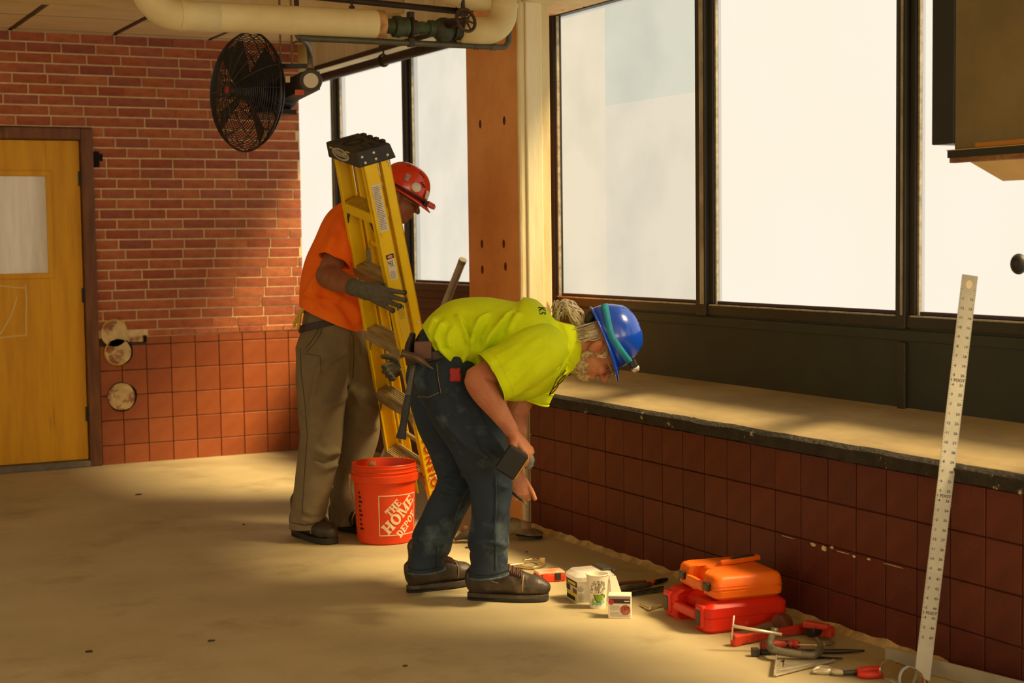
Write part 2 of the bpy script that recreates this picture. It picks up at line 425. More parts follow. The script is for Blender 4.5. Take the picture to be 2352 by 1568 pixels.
# cut-outs beside the door, filled with old plaster
m_plaster = mat('old_plaster', S(222, 198, 142), S(196, 168, 116), scale=18, rough=.95, bump=.8, bscale=50, c3=S(150, 96, 74), c3scale=9, c3lo=.50, c3hi=.58)
m_hole = mat('dark_hole', S(24, 16, 10), rough=1)
m_yel_paint = mat('yellow_marker_paint', S(214, 178, 40), rough=.8)
for (px, py, rad, ring) in ((270, 808, .083, True), (262, 764, .085, True), (278, 911, .086, False)):
    c = ony(px, py, YB)
    def blob(rr, y0, y1, sd):
        pts = []
        for k in range(28):
            t = 2 * math.pi * k / 28; r2 = rr * (1 + .07 * noise.noise(Vector((math.cos(t) * 1.7 + sd, math.sin(t) * 1.7, sd))))
            pts.append((r2 * math.cos(t), r2 * math.sin(t)))
        q = MB(); q.prism(pts, 0, y1 - y0, frame((c[0], YB + y1, c[2]), (1, 0, 0), (0, 0, 1), (0, -1, 0))); return q
    if py > 780:
        h = obj('wall_hole', blob(rad * 1.09, -.0045, .001, px), m_hole, wall_back); h.location.x += .006
    obj('plaster_patch', blob(rad, -.010, .001, px * .7), m_plaster, wall_back)
    if ring:
        pts = arc((c[0], YB - .011, c[2]), rad * .98, .6 if py < 780 else 2.3, 2.6 if py < 780 else 5.2, 18, (1, 0, 0), (0, 0, 1))
        q = MB(); q.tube(pts, .004, 6); obj('marker_line', q, m_yel_paint, wall_back)
c = ony(312, 778, YB); q = MB(); q.box((c[0] - .09, YB - .003, c[2] - .018), (c[0] + .06, YB + .001, c[2] + .02)); obj('broken_strip', q, m_plaster, wall_back)
q = MB(); q.box((c[0] + .045, YB - .005, c[2] - .022), (c[0] + .068, YB + .001, c[2] + .02)); obj('strip_gap', q, m_hole, wall_back)
c = ony(228, 366, YB); q = MB(); q.box((2.187, YB - .004, c[2] - .05), (2.225, YB + .002, c[2] + .05)); q.box((2.225, YB - .004, c[2] - .01), (2.245, YB + .002, c[2] + .035)); obj('wall_hole', q, m_hole, wall_back)

# ------------------------------------------------------------------ yellow door with glass light
door = empty('door_1', (1.65, YB, 0), kind='structure')
def dpart(name, mb_, m, par=None, **k):
    o = obj(name, mb_, m, **k); o.parent = par or door
    o.matrix_parent_inverse = Matrix.Identity(4); o.location = (-1.65, -YB, 0) if par is None else (0, 0, 0); return o
DR, DL, WL, WR, WB, WT = 2.105, 1.16, 1.36, 1.90, 1.216, 1.818
q = MB(); y0, y1 = YB + .012, YB + .055
q.box((WR, y0, .045), (DR, y1, 2.034)); q.box((DL, y0, .045), (WL, y1, 2.034)); q.box((WL, y0, .045), (WR, y1, WB)); q.box((WL, y0, WT), (WR, y1, 2.034))
leaf = dpart('door_leaf', q, m_door, bevel=.003)
q = MB(); t = .03
q.box((WR - .004, y0 - .012, WB - t), (WR + t, y0 + .01, WT + t)); q.box((WL - t, y0 - .012, WB - t), (WL + .004, y0 + .01, WT + t))
q.box((WL, y0 - .012, WB - t), (WR, y0 + .01, WB + .004)); q.box((WL, y0 - .012, WT - .004), (WR, y0 + .01, WT + t))
dpart('glazing_bead', q, m_door, bevel=.005)
q = MB(); q.box((WL, y0 + .012, WB), (WR, y0 + .018, WT)); dpart('pane', q, m_glass_door)
q = MB(); q.box((DR + .004, YB - .025, 0), (2.185, YB + .10, 2.112)); q.box((1.05, YB - .025, 2.038), (DR + .004, YB + .10, 2.112)); q.box((1.05, YB - .025, 0), (1.155, YB + .1, 2.04))
dpart('door_frame', q, m_wood, bevel=.008)
for zz in (1.80, 1.075, .33):
    q = MB(); q.box((DR - .012, YB - .004, zz - .045), (DR + .006, YB + .02, zz + .045)); q.tube([(DR + .002, YB - .004, zz - .048), (DR + .002, YB - .004, zz + .048)], .007, 8); dpart('hinge', q, m_black)
q = MB(); q.box((DL, YB - .035, 0), (DR + .004, YB + .09, .04)); dpart('threshold', q, m_steel_grey, bevel=.006)
m_chalk = mat('chalk_line', S(232, 206, 128), rough=.95)
def chalk(pix, r=.0045):
    q = MB(); q.tube([ony(x, y, YB + .010) for x, y in pix], r, 6); dpart('chalk_mark', q, m_chalk)
chalk([(-60, 655), (0, 656), (30, 660), (60, 661)]); chalk([(58, 652), (61, 690), (60, 730), (60, 772)]); chalk([(60, 770), (30, 772), (0, 776), (-60, 782)])
chalk([(38, 682), (34, 700), (26, 725), (14, 745), (6, 760), (0, 766), (-8, 770)])

# ------------------------------------------------------------------ right wall: tile dado, cement ledge, dark panel, windows
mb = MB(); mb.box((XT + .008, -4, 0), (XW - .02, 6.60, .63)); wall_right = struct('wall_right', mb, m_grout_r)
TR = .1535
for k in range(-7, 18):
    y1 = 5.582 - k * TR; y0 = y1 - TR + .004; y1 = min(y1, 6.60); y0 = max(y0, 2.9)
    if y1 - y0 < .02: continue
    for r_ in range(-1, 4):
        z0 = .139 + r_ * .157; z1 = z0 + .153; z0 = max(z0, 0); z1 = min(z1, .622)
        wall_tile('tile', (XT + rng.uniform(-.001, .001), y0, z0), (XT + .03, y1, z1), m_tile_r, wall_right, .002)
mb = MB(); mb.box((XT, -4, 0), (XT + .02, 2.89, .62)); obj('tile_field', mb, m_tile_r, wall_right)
# white efflorescence in one joint
m_lime = mat('lime_deposit', S(226, 208, 168), S(196, 172, 130), scale=40, rough=1)
rl = random.Random(4)
for (px, py, w, h) in ((1868, 1250, 18, 8), (1893, 1259, 14, 13), (1911, 1257, 10, 8), (1962, 1277, 9, 6), (1996, 1284, 10, 5), (1935, 1268, 40, 2), (2050, 1298, 60, 1.6), (1810, 1233, 40, 1.5)):
    c = onx(px, py, XT); s = 1 / 640.
    pts = [(rl.uniform(.7, 1.2) * math.cos(t) * w * s * .62, rl.uniform(.7, 1.2) * math.sin(t) * h * s * .5 - .22 * math.cos(t) * 0) for t in np.linspace(0, 2 * math.pi, 11)[:-1]]
    q = MB(); q.prism(pts, 0, .0018, frame((XT, c[1], c[2]), (0, -1, -.0), (0, 0, 1), (-1, 0, 0))); obj('lime_deposit', q, m_lime, wall_right)
# ledge
NY = 180; ys = np.linspace(-4, 6.62, NY * 2)
V = []; F = []
cols = [(.0, 0), (.0, 1), (.012, 2), (.12, 3), (.26, 4), (.40, 5)]
for y in ys:
    rag = .012 * noise.noise(Vector((0, y * 7, 0))) + .007 * noise.noise(Vector((3, y * 28, 0)))
    up = .006 * noise.noise(Vector((5, y * 5, 0)))
    V += [(XT - .018 + rag * .4, y, .612 + .006 * noise.noise(Vector((9, y * 11, 0)))), (XT - .022 + rag * .6, y, .655 + up), (XT - .004 + rag, y, .670 + up * .5), (XT + .12, y, .697), (XT + .26, y, .728), (XT + .40, y, .762)]
n = len(cols); fm = []
for i in range(len(ys) - 1):
    for j in range(n - 1): F.append((i * n + j, i * n + j + 1, (i + 1) * n + j + 1, (i + 1) * n + j))
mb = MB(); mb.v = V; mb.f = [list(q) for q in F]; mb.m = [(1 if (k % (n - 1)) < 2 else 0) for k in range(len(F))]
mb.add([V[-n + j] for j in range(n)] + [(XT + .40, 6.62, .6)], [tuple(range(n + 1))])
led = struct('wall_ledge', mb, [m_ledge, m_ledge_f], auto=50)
# lumpy mortar fillet along wall foot
V = []; ys = np.linspace(2.6, 6.6, 240); mb = MB()
for y in ys:
    w = .024 + .012 * noise.noise(Vector((1, y * 3.1, 0))) + .008 * noise.noise(Vector((2, y * 21, 0))); h = .022 + .012 * noise.noise(Vector((4, y * 12, 0)))
    V += [(XT - w, y, 0), (XT - w * .5, y, h * .45), (XT - .001, y, max(h, .006))]
mb.v = V; mb.f = [[i * 3 + j, i * 3 + j + 1, i * 3 + j + 4, i * 3 + j + 3] for i in range(len(ys) - 1) for j in range(2)]; mb.m = [0] * len(mb.f)
tag(obj('baseboard_right', mb, mat('mortar_fillet', S(196, 168, 112), S(150, 126, 82), scale=16, rough=.95, bump=.6, bscale=60), smooth=True), kind='structure')

# dark panel under near windows and brown panel in the far bay
mb = MB(); mb.box((XW - .005, -4, .6), (XW + .05, 7.07, 1.10)); wp = struct('wall_panel_near', mb, m_panel)
mb = MB(); mb.box((XW - .012, -4, 1.005), (XW, 7.07, 1.045)); obj('panel_rail', mb, m_panel, wp, bevel=.003)
for y in (4.40, 1.90): mb = MB(); mb.box((XW - .02, y - .02, .7), (XW, y + .02, 1.0)); obj('panel_seam', mb, m_dark, wp, bevel=.004)
mb = MB(); mb.box((XW - .005, 7.07, 0), (XW + .05, 12.0, 1.12)); wp2 = struct('wall_panel_far', mb, m_panel_b)
for zz in (1.03, .96): mb = MB(); mb.box((XW - .012, 7.25, zz - .012), (XW, 12.0, zz + .012)); obj('panel_rail', mb, m_panel_b, wp2, bevel=.003)

def pane_mat(name, c1, c2, e, tr, scale=1.5, lo=.4, hi=.65):
    m = bpy.data.materials.new(name); m.use_nodes = True; nt = m.node_tree; N, L = nt.nodes, nt.links
    N.remove(N['Principled BSDF']); out = N['Material Output']
    tc = N.new('ShaderNodeTexCoord'); nz = N.new('ShaderNodeTexNoise'); nz.inputs['Scale'].default_value = scale; nz.inputs['Detail'].default_value = 5
    L.new(tc.outputs['Object'], nz.inputs['Vector'])
    cr = N.new('ShaderNodeValToRGB'); cr.color_ramp.elements[0].position = lo; cr.color_ramp.elements[1].position = hi
    cr.color_ramp.elements[0].color = c1; cr.color_ramp.elements[1].color = c2; L.new(nz.outputs['Fac'], cr.inputs[0])
    em = N.new('ShaderNodeEmission'); em.inputs[1].default_value = e; L.new(cr.outputs[0], em.inputs[0])
    tp = N.new('ShaderNodeBsdfTransparent'); tp.inputs[0].default_value = (1, .96, .88, 1); mx = N.new('ShaderNodeMixShader'); mx.inputs[0].default_value = tr
    L.new(em.outputs[0], mx.inputs[1]); L.new(tp.outputs[0], mx.inputs[2]); L.new(mx.outputs[0], out.inputs[0]); return m
m_pane = pane_mat('frosted_daylit_glass', (1, .93, .80, 1), (1, .955, .86, 1), PANE_E, .60)
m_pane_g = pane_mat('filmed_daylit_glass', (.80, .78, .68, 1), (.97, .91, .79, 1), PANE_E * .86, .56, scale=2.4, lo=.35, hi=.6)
m_fill_pane = pane_mat('fill_glow_glass', (1, .87, .66, 1), (1, .89, .69, 1), PANE_E * 10.5, .70)  # emission raised far above the visible panes as added fill light
m_fill_pane_l = pane_mat('left_fill_glow_glass', (1, .86, .64, 1), (1, .88, .67, 1), PANE_E * 2.5, .5)  # added fill light: glowing panes for the unseen left wall
def tint_mat(name, c):
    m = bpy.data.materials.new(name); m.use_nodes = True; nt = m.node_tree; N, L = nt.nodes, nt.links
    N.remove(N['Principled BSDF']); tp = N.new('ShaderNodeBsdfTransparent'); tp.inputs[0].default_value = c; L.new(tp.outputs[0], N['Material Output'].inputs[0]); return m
m_tint_b = tint_mat('bluish_view_tint', (.90, .93, .92, 1)); m_tint_w = tint_mat('warm_view_tint', (.995, .97, .92, 1)); m_tint_p = tint_mat('pale_view_tint', (.965, .95, .93, 1))  # tints stand for outside brightness seen through the glass

ZS, ZT = 1.10, 2.515
win_n = 0
def window(y0, y1, pane, edge=True, zs=ZS, st=.030):
    """one glazed light between y0 (near) and y1 (far)"""
    global win_n; win_n += 1
    w = empty('window_%d' % win_n, kind='structure'); x0, x1 = XW - .02, XW + .06
    f = MB(); f.box((x0, y0, zs - .045), (x1, y1, zs)); obj('bottom_rail', f, m_dark, w, bevel=.003)
    f = MB(); f.box((x0, y0, ZT), (x1, y1, ZT + .05)); obj('top_rail', f, m_dark, w, bevel=.003)
    f = MB(); f.box((x0 + .012, y0, zs), (x1 - .02, y0 + st, ZT)); obj('stile', f, m_dark, w, bevel=.003)
    f = MB(); f.box((x0 + .012, y1 - st, zs), (x1 - .02, y1, ZT)); obj('stile', f, m_dark, w, bevel=.003)
    if edge:
        f = MB(); f.box((x0 + .022, y1 - st - .011, zs), (x0 + .034, y1 - st, ZT)); obj('glazing_strip', f, m_alu, w)
        f = MB(); f.box((x0 + .020, y0 + .035, zs), (x0 + .036, y1 - .047, zs + .014)); obj('gasket', f, m_gask, w, bevel=.003)
        f = MB(); f.box((x0 - .003, y0 + .01, zs - .006), (x0 + .012, y1 - .02, zs)); obj('sill_edge', f, m_alu, w)
    f = MB(); f.box((x0 + .040, y0 + .02, zs - .01), (x0 + .046, y1 - .02, ZT + .02)); obj('pane', f, pane, w)
    return w
def mullion(y0, y1, pale=True):
    f = MB(); f.box((XW - .028, y0, ZS - .05), (XW + .06, y1, ZT + .04)); o = struct('trim_%d' % (win_n), f, m_dark, bevel=.003)
    if pale: f = MB(); f.box((XW - .030, y0 + .012, ZS), (XW - .026, y0 + (y1 - y0) * .55, ZT)); obj('mullion_cover', f, mat('grey_mullion', S(176, 168, 142), S(140, 132, 108), scale=10, rough=.5, metal=.3), o)
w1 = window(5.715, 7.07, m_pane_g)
f = MB(); f.box((XW - .03, 6.985, ZS - .04), (XW + .02, 7.075, ZT + .04)); obj('jamb', f, mat('black_jamb', S(22, 21, 17), rough=.5), w1, bevel=.003)
f = MB(); f.box((XW - .018, 6.966, ZS), (XW - .004, 6.974, ZT)); obj('glazing_strip', f, m_alu, w1)
mullion(5.64, 5.715)
window(4.415, 5.64, m_pane)
mullion(4.37, 4.415)
window(3.10, 4.37, m_pane)
mullion(3.0, 3.10); window(1.80, 3.0, m_fill_pane); mullion(1.70, 1.80); window(.5, 1.70, m_fill_pane); mullion(.4, .5); window(-.8, .4, m_fill_pane); mullion(-.9, -.8); window(-2.1, -.9, m_fill_pane)  # out-of-view panes given extra glow to fill the room
mb = MB(); mb.box((XW - .005, -4, ZS), (XW + .06, -2.1, ZT + .05)); struct('wall_right_near', mb, m_wall)
mullion(7.07, 7.30, False)
window(7.30, 8.865, m_pane_g, zs=1.135, st=.022); mullion(8.865, 8.92, False); window(8.92, 10.08, m_pane, zs=1.135, st=.022); mullion(10.08, 10.15); window(10.15, 11.4, m_pane, zs=1.135, st=.022)
mb = MB(); mb.box((XW - .005, 11.4, 0), (XW + .06, 12, 2.8)); struct('wall_right_end', mb, m_wall)
mb = MB(); mb.box((-4, 11.95, 0), (4, 12.05, 2.8)); struct('wall_behind_bricks', mb, m_wall)
mb = MB(); mb.box((XW + .06, -4, ZT + .03), (XW + .12, 12, 2.86)); struct('wall_right_header', mb, m_wall)
# glowing windows added on the two unseen walls as fill light
for i in range(6):
    w = empty('window_%d' % (20 + i), kind='structure'); ya = 1.5 * i
    f = MB(); f.box((-4.08, ya, .98), (-3.98, ya + .08, 2.52)); f.box((-4.08, ya, .98), (-3.98, ya + 1.5, 1.06)); f.box((-4.08, ya, 2.44), (-3.98, ya + 1.5, 2.52)); obj('frame', f, m_dark, w)
    f = MB(); f.box((-4.05, ya + .07, 1.05), (-4.04, ya + 1.5, 2.45)); obj('pane', f, m_fill_pane_l, w)
for i in range(3):
    w = empty('window_%d' % (30 + i), kind='structure'); xa = -2 + i * 5 / 3
    f = MB(); f.box((xa, -4.08, .98), (xa + .08, -3.98, 2.52)); f.box((xa, -4.08, .98), (xa + 5 / 3, -3.98, 1.06)); f.box((xa, -4.08, 2.44), (xa + 5 / 3, -3.98, 2.52)); obj('frame', f, m_dark, w)
    f = MB(); f.box((xa + .07, -4.05, 1.05), (xa + 5 / 3, -4.04, 2.45)); obj('pane', f, m_fill_pane, w)
# added film sheets carry the outside view's light and dark over window_1
def tint(par, y0, y1, z0, z1, m, x=.0):
    f = MB(); f.box((XW + .012 - x, y0, z0), (XW + .0125 - x, y1, z1)); obj('tint_sheet', f, m, par)
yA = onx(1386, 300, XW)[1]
tint(w1, 5.77, yA, 2.03, 2.50, m_tint_b); tint(w1, 5.77, yA, 1.11, 2.03, m_tint_p); tint(w1, yA, 7.02, 1.11, 2.50, m_tint_w)

# ------------------------------------------------------------------ column between the bays
mb = MB(); mb.box((XT, 6.69, 0), (3.68, 7.25, 2.72)); mb.box((3.68, 7.07, 0), (XW, 7.25, 2.72)); colm = struct('wall_column', mb, m_col, bevel=.006)
mb = MB(); mb.box((XT - .004, 6.665, 0), (3.543, 6.69, 2.72)); obj('corner_strip', mb, m_cream_old, colm, bevel=.012)
mb = MB(); mb.box((3.541, 6.655, 0), (3.628, 6.69, 2.72)); obj('paint_strip', mb, mat('pale_flaking_paint', S(240, 228, 192), S(224, 206, 160), scale=5, rough=.8, bump=.7, bscale=14, stretch=(1, 1, .2), c3=S(150, 128, 88), c3scale=26, c3lo=.66, c3hi=.7), colm, bevel=.006)
mb = MB(); mb.box((3.626, 6.675, 0), (3.682, 6.69, 2.72)); obj('corner_strip', mb, m_cream_old, colm, bevel=.006)
m_rust = mat('rust_spot', S(92, 44, 20), rough=.9)
for (px, py) in ((1103, 285), (1158, 277), (1107, 560), (1157, 560), (1108, 619), (1161, 612)):
    c = onx(px, py, XT); q = MB(); q.ell((XT, c[1], c[2]), np.diag([.003, .014, .022])); obj('rust_bolt', q, m_rust, colm, smooth=True)
# small knob on the third window
kn = empty('window_latch', label='small black latch knob on the third window pane at the right edge', cat='latch')
c = onx(2345, 606, XW - .02); q = MB(); q.tube([c + np.array([.04, 0, 0]), c], .012, 10); obj('stem', q, m_black, kn, smooth=True)
q = MB(); q.ell(c + np.array([-.01, 0, 0]), np.diag([.025, .03, .035])); obj('knob', q, m_black, kn, smooth=True)
# ------------------------------------------------------------------ overhead services
m_insul = mat('cream_pipe_jacket', S(226, 210, 156), S(214, 194, 138), scale=4, rough=.6, bump=.1, bscale=40)
m_iron = mat('dark_iron_pipe', S(66, 52, 40), S(50, 40, 30), scale=12, rough=.55, metal=.3, bump=.1)
m_conduit = mat('green_grey_conduit', S(96, 92, 70), S(78, 76, 58), scale=12, rough=.5, metal=.3)
m_verd = mat('verdigris_bronze', S(58, 56, 38), S(66, 84, 46), scale=14, rough=.6, metal=.2, bump=.2, bscale=40, lo=.45, hi=.62, c3=S(110, 136, 80), c3scale=20, c3lo=.66, c3hi=.75)
m_rod = mat('hanger_rod', S(150, 124, 84), S(110, 88, 58), scale=20, rough=.5, metal=.5)
YP = 6.5
zP = 2.347
pipe = empty('insulated_pipe', label='long cream jacketed pipe hanging below the ceiling, upturned elbow at each end', cat='pipe')
q = MB(); path = [(1.675, YP, 2.62), (1.675, YP, 2.50)] + [(1.675 + .13 - .13 * math.cos(t), YP, zP + .13 - .13 * math.sin(t)) for t in np.linspace(.25, 1.57, 9)] + [(1.98, YP, zP + .001)]
q.tube(path, .064, 24); obj('elbow', q, m_insul, pipe, smooth=True)
q = MB(); q.tube([(1.815, YP, zP), (1.84, YP, zP)], .0665, 24); q.tube([(1.84, YP, zP), (2.735, YP, zP + .008)], .0625, 28); obj('straight_run', q, m_insul, pipe, auto=40)
q = MB(); q.tube([(2.70, YP, zP + .008), (2.735, YP, zP + .008), (2.738, YP, zP + .008), (2.738, YP, zP + .008)], [.0635, .0635, .058, .03], 28); obj('end_cap', q, mat('rust_stained_jacket', S(196, 150, 88), S(150, 104, 56), scale=20, rough=.8), pipe, auto=40)
q = MB(); path = [(3.12, YP, zP + .004), (3.22, YP, zP + .004)] + [(3.245 + .10 * math.sin(t), YP, zP + .104 - .10 * math.cos(t)) for t in np.linspace(.2, 1.45, 9)] + [(3.346, YP, 2.53), (3.346, YP, 2.78)]
q.tube(path, .0625, 26); obj('elbow', q, m_insul, pipe, smooth=True)
q = MB(); q.tube([(3.346, YP, 2.462), (3.346, YP, 2.478)], .067, 24); obj('jacket_seam', q, m_insul, pipe)
q = MB(); q.tube([(3.05, YP + .10, 2.55), (3.20, YP + .10, 2.50), (3.30, YP + .02, 2.49)], .045, 18); obj('branch', q, m_insul, pipe, smooth=True)
# valve and fittings
val = empty('gate_valve', label='green corroded bronze gate valve with a spoked rusty handwheel', cat='valve')
zc = zP + .002
prof = [(.030, 2.735), (.034, 2.77), (.034, 2.785), (.048, 2.79), (.048, 2.795), (.050, 2.815), (.044, 2.83), (.044, 2.855), (.034, 2.862), (.034, 2.90), (.028, 2.905), (.03, 2.935), (.027, 2.94), (.027, 2.955), (.038, 2.96), (.038, 2.985), (.030, 2.99)]
F0 = frame((0, YP, zc), (0, 1, 0), (0, 0, 1), (1, 0, 0))
q = MB(); q.lathe(prof, 18, F0); obj('union_fitting', q, m_verd, val, auto=35)
q = MB(); q.ell((3.035, YP, zc - .004), np.diag([.055, .05, .058])); q.tube([(2.985, YP, zc), (3.11, YP, zc)], .036, 16); obj('valve_body', q, m_verd, val, smooth=True)
q = MB(); q.tube([(3.085, YP, zc), (3.12, YP, zc)], .046, 8); obj('hex_nut', q, m_verd, val)
hw = np.array(ony(1070, 46, YP - .17)); ax = nrm(np.array([.25, -1, .25]))
q = MB(); q.tube([(3.04, YP - .03, zc + .02), hw + ax * -.01, hw + ax * .015], [.026, .014, .009], 12); obj('bonnet', q, m_iron, val, smooth=True)
e1 = nrm(np.cross(ax, (0, 0, 1))); e2 = np.cross(ax, e1)
q = MB(); q.tube([hw + .052 * (e1 * math.cos(t) + e2 * math.sin(t)) for t in np.linspace(0, 2 * math.pi, 33)[:-1]], .0075, 8, closed=True)
for k in range(7): t = 2 * math.pi * k / 7 + .2; q.tube([hw, hw + .05 * (e1 * math.cos(t) + e2 * math.sin(t))], .0045, 6)
q.ell(hw, np.eye(3) * .013); obj('handwheel', q, mat('rusty_handwheel', S(84, 58, 42), S(66, 46, 34), scale=20, rough=.7, metal=.3), val, smooth=True)
cl = MB()
for xx in (2.872,):
    for dz in (-.075, .045): cl.box((xx - .012, YP - .016, zc + dz - .012), (xx + .012, YP + .016, zc + dz + .024))
cl.tube([(2.872 + .0, YP + .041 * math.cos(t), zc + .041 * math.sin(t)) for t in np.linspace(0, 2 * math.pi, 21)[:-1]], .009, 6, closed=True); obj('pipe_clamp', cl, m_iron, val)
# grey-green conduit run underneath
cond = empty('conduit_run', label='thin green-grey conduit running under the cream pipe and turning up by the column', cat='pipe')
zq = 2.277
q = MB(); q.tube([(2.335, YP + .02, zq + .03), (2.34, YP, zq + .004), (2.37, YP - .0, zq), (3.32, YP, zq + .004)] + [(3.33 + .04 * math.sin(t), YP, zq + .044 - .04 * math.cos(t)) for t in np.linspace(.2, 1.57, 6)] + [(3.37, YP, 2.40)], .0135, 14); obj('conduit', q, m_conduit, cond, smooth=True)
for xx in (2.36, 3.285, 3.20): q = MB(); q.tube([(xx - .012, YP, zq + .003), (xx + .012, YP, zq + .003)], .0155, 14); obj('coupling', q, m_conduit, cond)
# sprinkler pipes along the window head
sp = empty('sprinkler_pipe', label='pair of dark iron pipes running along the window head toward the brick wall', cat='pipe')
q = MB(); q.tube([(3.60, 6.75, 2.448), (3.60, 9.8, 2.445)], .028, 14); obj('pipe', q, m_iron, sp, smooth=True)
q = MB(); q.tube([(3.585, 6.75, 2.515), (3.585, 9.8, 2.512)], .016, 12); obj('pipe', q, m_iron, sp, smooth=True)
for y in (7.5, 8.55):
    q = MB(); q.tube([(3.60 + .034 * math.cos(t), y, 2.448 + .034 * math.sin(t)) for t in np.linspace(0, 2 * math.pi, 17)[:-1]], .006, 6, closed=True); q.tube([(3.60, y, 2.48), (3.60, y, 2.60)], .006, 8); q.box((3.575, y - .01, 2.515), (3.625, y + .01, 2.535)); obj('pipe_hanger', q, m_iron, sp)
p0, p1 = at(735, -6, 7.3), at(1052, 26, 7.3); p2 = at(1075, 25, 7.3); p3_ = at(1180, -28, 7.55)
sp2 = empty('branch_pipe', label='slim dark pipe just under the ceiling above the cream pipe', cat='pipe')
q = MB(); q.tube([p0 + (p0 - p1) * .4, p0, p1], .015, 12); obj('pipe', q, m_iron, sp2, smooth=True)
q = MB(); q.tube([p1, p2], .026, 12); q.tube([p1, p1 + UP * .12], .012, 10); obj('tee', q, m_iron, sp2, smooth=True)
q = MB(); q.tube([p2, p3_], .015, 12); obj('pipe', q, m_iron, sp2, smooth=True)
a = at(808, 14, 7.28); q = MB(); q.tube([a, a + UP * .2], .007, 8); q.tube([a - UP * .03, a], .014, 10); obj('pipe_hanger', q, m_iron, sp2)
for (px, d) in ((681, 7.0), (1063, 7.2)):
    a = at(px, 14, d); q = MB(); q.tube([a - UP * .05, a + UP * .32], .012 if px < 700 else .01, 8)
    tag(obj('hanger_rod', q, m_iron), 'dark hanger rod %s' % ('holding the long cream pipe near the fan' if px < 700 else 'above the valve handwheel'), 'rod')

# ------------------------------------------------------------------ hanging fan
fan = empty('wall_fan', label='black industrial fan in a round wire cage hanging below the cream pipe', cat='fan')
m_fan = mat('black_fan_enamel', S(24, 20, 16), S(32, 27, 20), scale=10, rough=.45)
m_blade = mat('dark_fan_blade', S(30, 26, 20), rough=.5)
fc = np.array(at(567, 211, 8.0))
fx = nrm(-A_H * math.sin(math.radians(46)) - B_H * math.cos(math.radians(46)) + UP * .03)   # faces left and to the viewer
f1 = nrm(np.cross(UP, fx)); f2 = np.cross(fx, f1); RF = .303
def ring(q, r_, off, w, n=48): q.tube([fc + fx * off + r_ * (f1 * math.cos(t) + f2 * math.sin(t)) for t in np.linspace(0, 2 * math.pi, n + 1)[:-1]], w, 5, closed=True)
def dome(r_, sgn): return sgn * (.115 * (1 - (r_ / RF) ** 2) ** .6)
for sgn, nm in ((1, 'front_cage'), (-1, 'rear_cage')):
    q = MB(); r_ = .05
    while r_ < RF: ring(q, r_, dome(r_, sgn), .0021); r_ += .0105
    for k in range(16):
        t = 2 * math.pi * k / 16
        q.tube([fc + fx * dome(s, sgn) + s * (f1 * math.cos(t) + f2 * math.sin(t)) for s in np.linspace(.03, RF, 12)], .0030, 5)
    obj(nm, q, m_fan, fan)
q = MB(); ring(q, RF, 0, .006); obj('cage_rim', q, m_fan, fan)
q = MB(); q.lathe([(.002, .118), (.04, .118), (.045, .108), (.04, .1)], 20, frame(fc, f1, f2, fx)); badge = obj('front_badge', q, m_fan, fan)
q = MB(); q.lathe([(.001, .121), (.02, .121), (.02, .118)], 16, frame(fc, f1, f2, fx)); obj('badge_centre', q, mat('red_badge', S(150, 40, 26), rough=.5), badge)
for k in range(4):
    t0 = math.radians(30 + 90 * k); rows = []
    q = MB(); V = []; n = 9
    for i in range(n):
        s = .05 + (.275 - .05) * i / (n - 1); w = .040 + .036 * (i / (n - 1)) ** .8; tw = math.radians(36 - 14 * i / (n - 1))
        rd = f1 * math.cos(t0) + f2 * math.sin(t0); td = -f1 * math.sin(t0) + f2 * math.cos(t0)
        for g, off in ((-1, 0), (1, 0)): V.append(fc + rd * s + (td * math.cos(tw) + fx * math.sin(tw)) * w * g)
        for g in (-1, 1): V.append(fc + rd * s + (td * math.cos(tw) + fx * math.sin(tw)) * w * g + (fx * math.cos(tw) - td * math.sin(tw)) * .004)
    F = []
    for i in range(n - 1):
        a, b = i * 4, (i + 1) * 4; F += [(a, a + 1, b + 1, b), (a + 2, b + 2, b + 3, a + 3), (a, b, b + 2, a + 2), (a + 1, a + 3, b + 3, b + 1)]
    F += [(0, 2, 3, 1), ((n - 1) * 4, (n - 1) * 4 + 1, (n - 1) * 4 + 3, (n - 1) * 4 + 2)]
    q.add(V, F); obj('blade', q, m_blade, fan)
q = MB(); q.lathe([(.001, .05), (.045, .045), (.055, .0), (.055, -.03), (.001, -.03)], 20, frame(fc, f1, f2, fx)); obj('hub', q, m_fan, fan, auto=40)
q = MB(); q.lathe([(.001, -.03), (.075, -.035), (.08, -.05), (.08, -.24), (.07, -.27), (.001, -.275)], 24, frame(fc, f1, f2, fx)); q.box((-.06, -.1, -.27), (.06, -.075, -.06), frame(fc, f1, f2, fx)); mot = obj('motor', q, m_fan, fan, auto=40)
jb = np.array(at(714, 185, 7.72)); jx = nrm(CAM - jb)
q = MB(); q.lathe([(.055, -.08), (.057, 0), (.055, .012), (.04, .014)], 24, axis_frame(jb, jx)); q.bar(jb - jx * .03, fc - fx * .22, UP, A_H, .09, .09); obj('junction_box', q, mat('dark_box_grey', S(74, 66, 50), S(58, 52, 40), scale=14, rough=.55, metal=.2), fan, auto=40)
q = MB(); q.lathe([(.001, .017), (.036, .017), (.038, .012)], 24, axis_frame(jb, jx)); obj('box_cover', q, mat('pale_cover', S(222, 208, 176), rough=.5), fan)
q = MB(); a = at(688, 212, 7.74); q.box((-.022, -.013, 0), (.022, .013, .003), axis_frame(a, jx)); obj('warning_sticker', q, mat('orange_sticker', S(206, 86, 40), rough=.6), fan)
a = at(661, 182, 7.78); q = MB(); q.box((-.011, -.016, 0), (.011, .016, .003), axis_frame(a, jx)); obj('motor_plate', q, mat('pale_plate', S(206, 188, 140), rough=.5), fan)
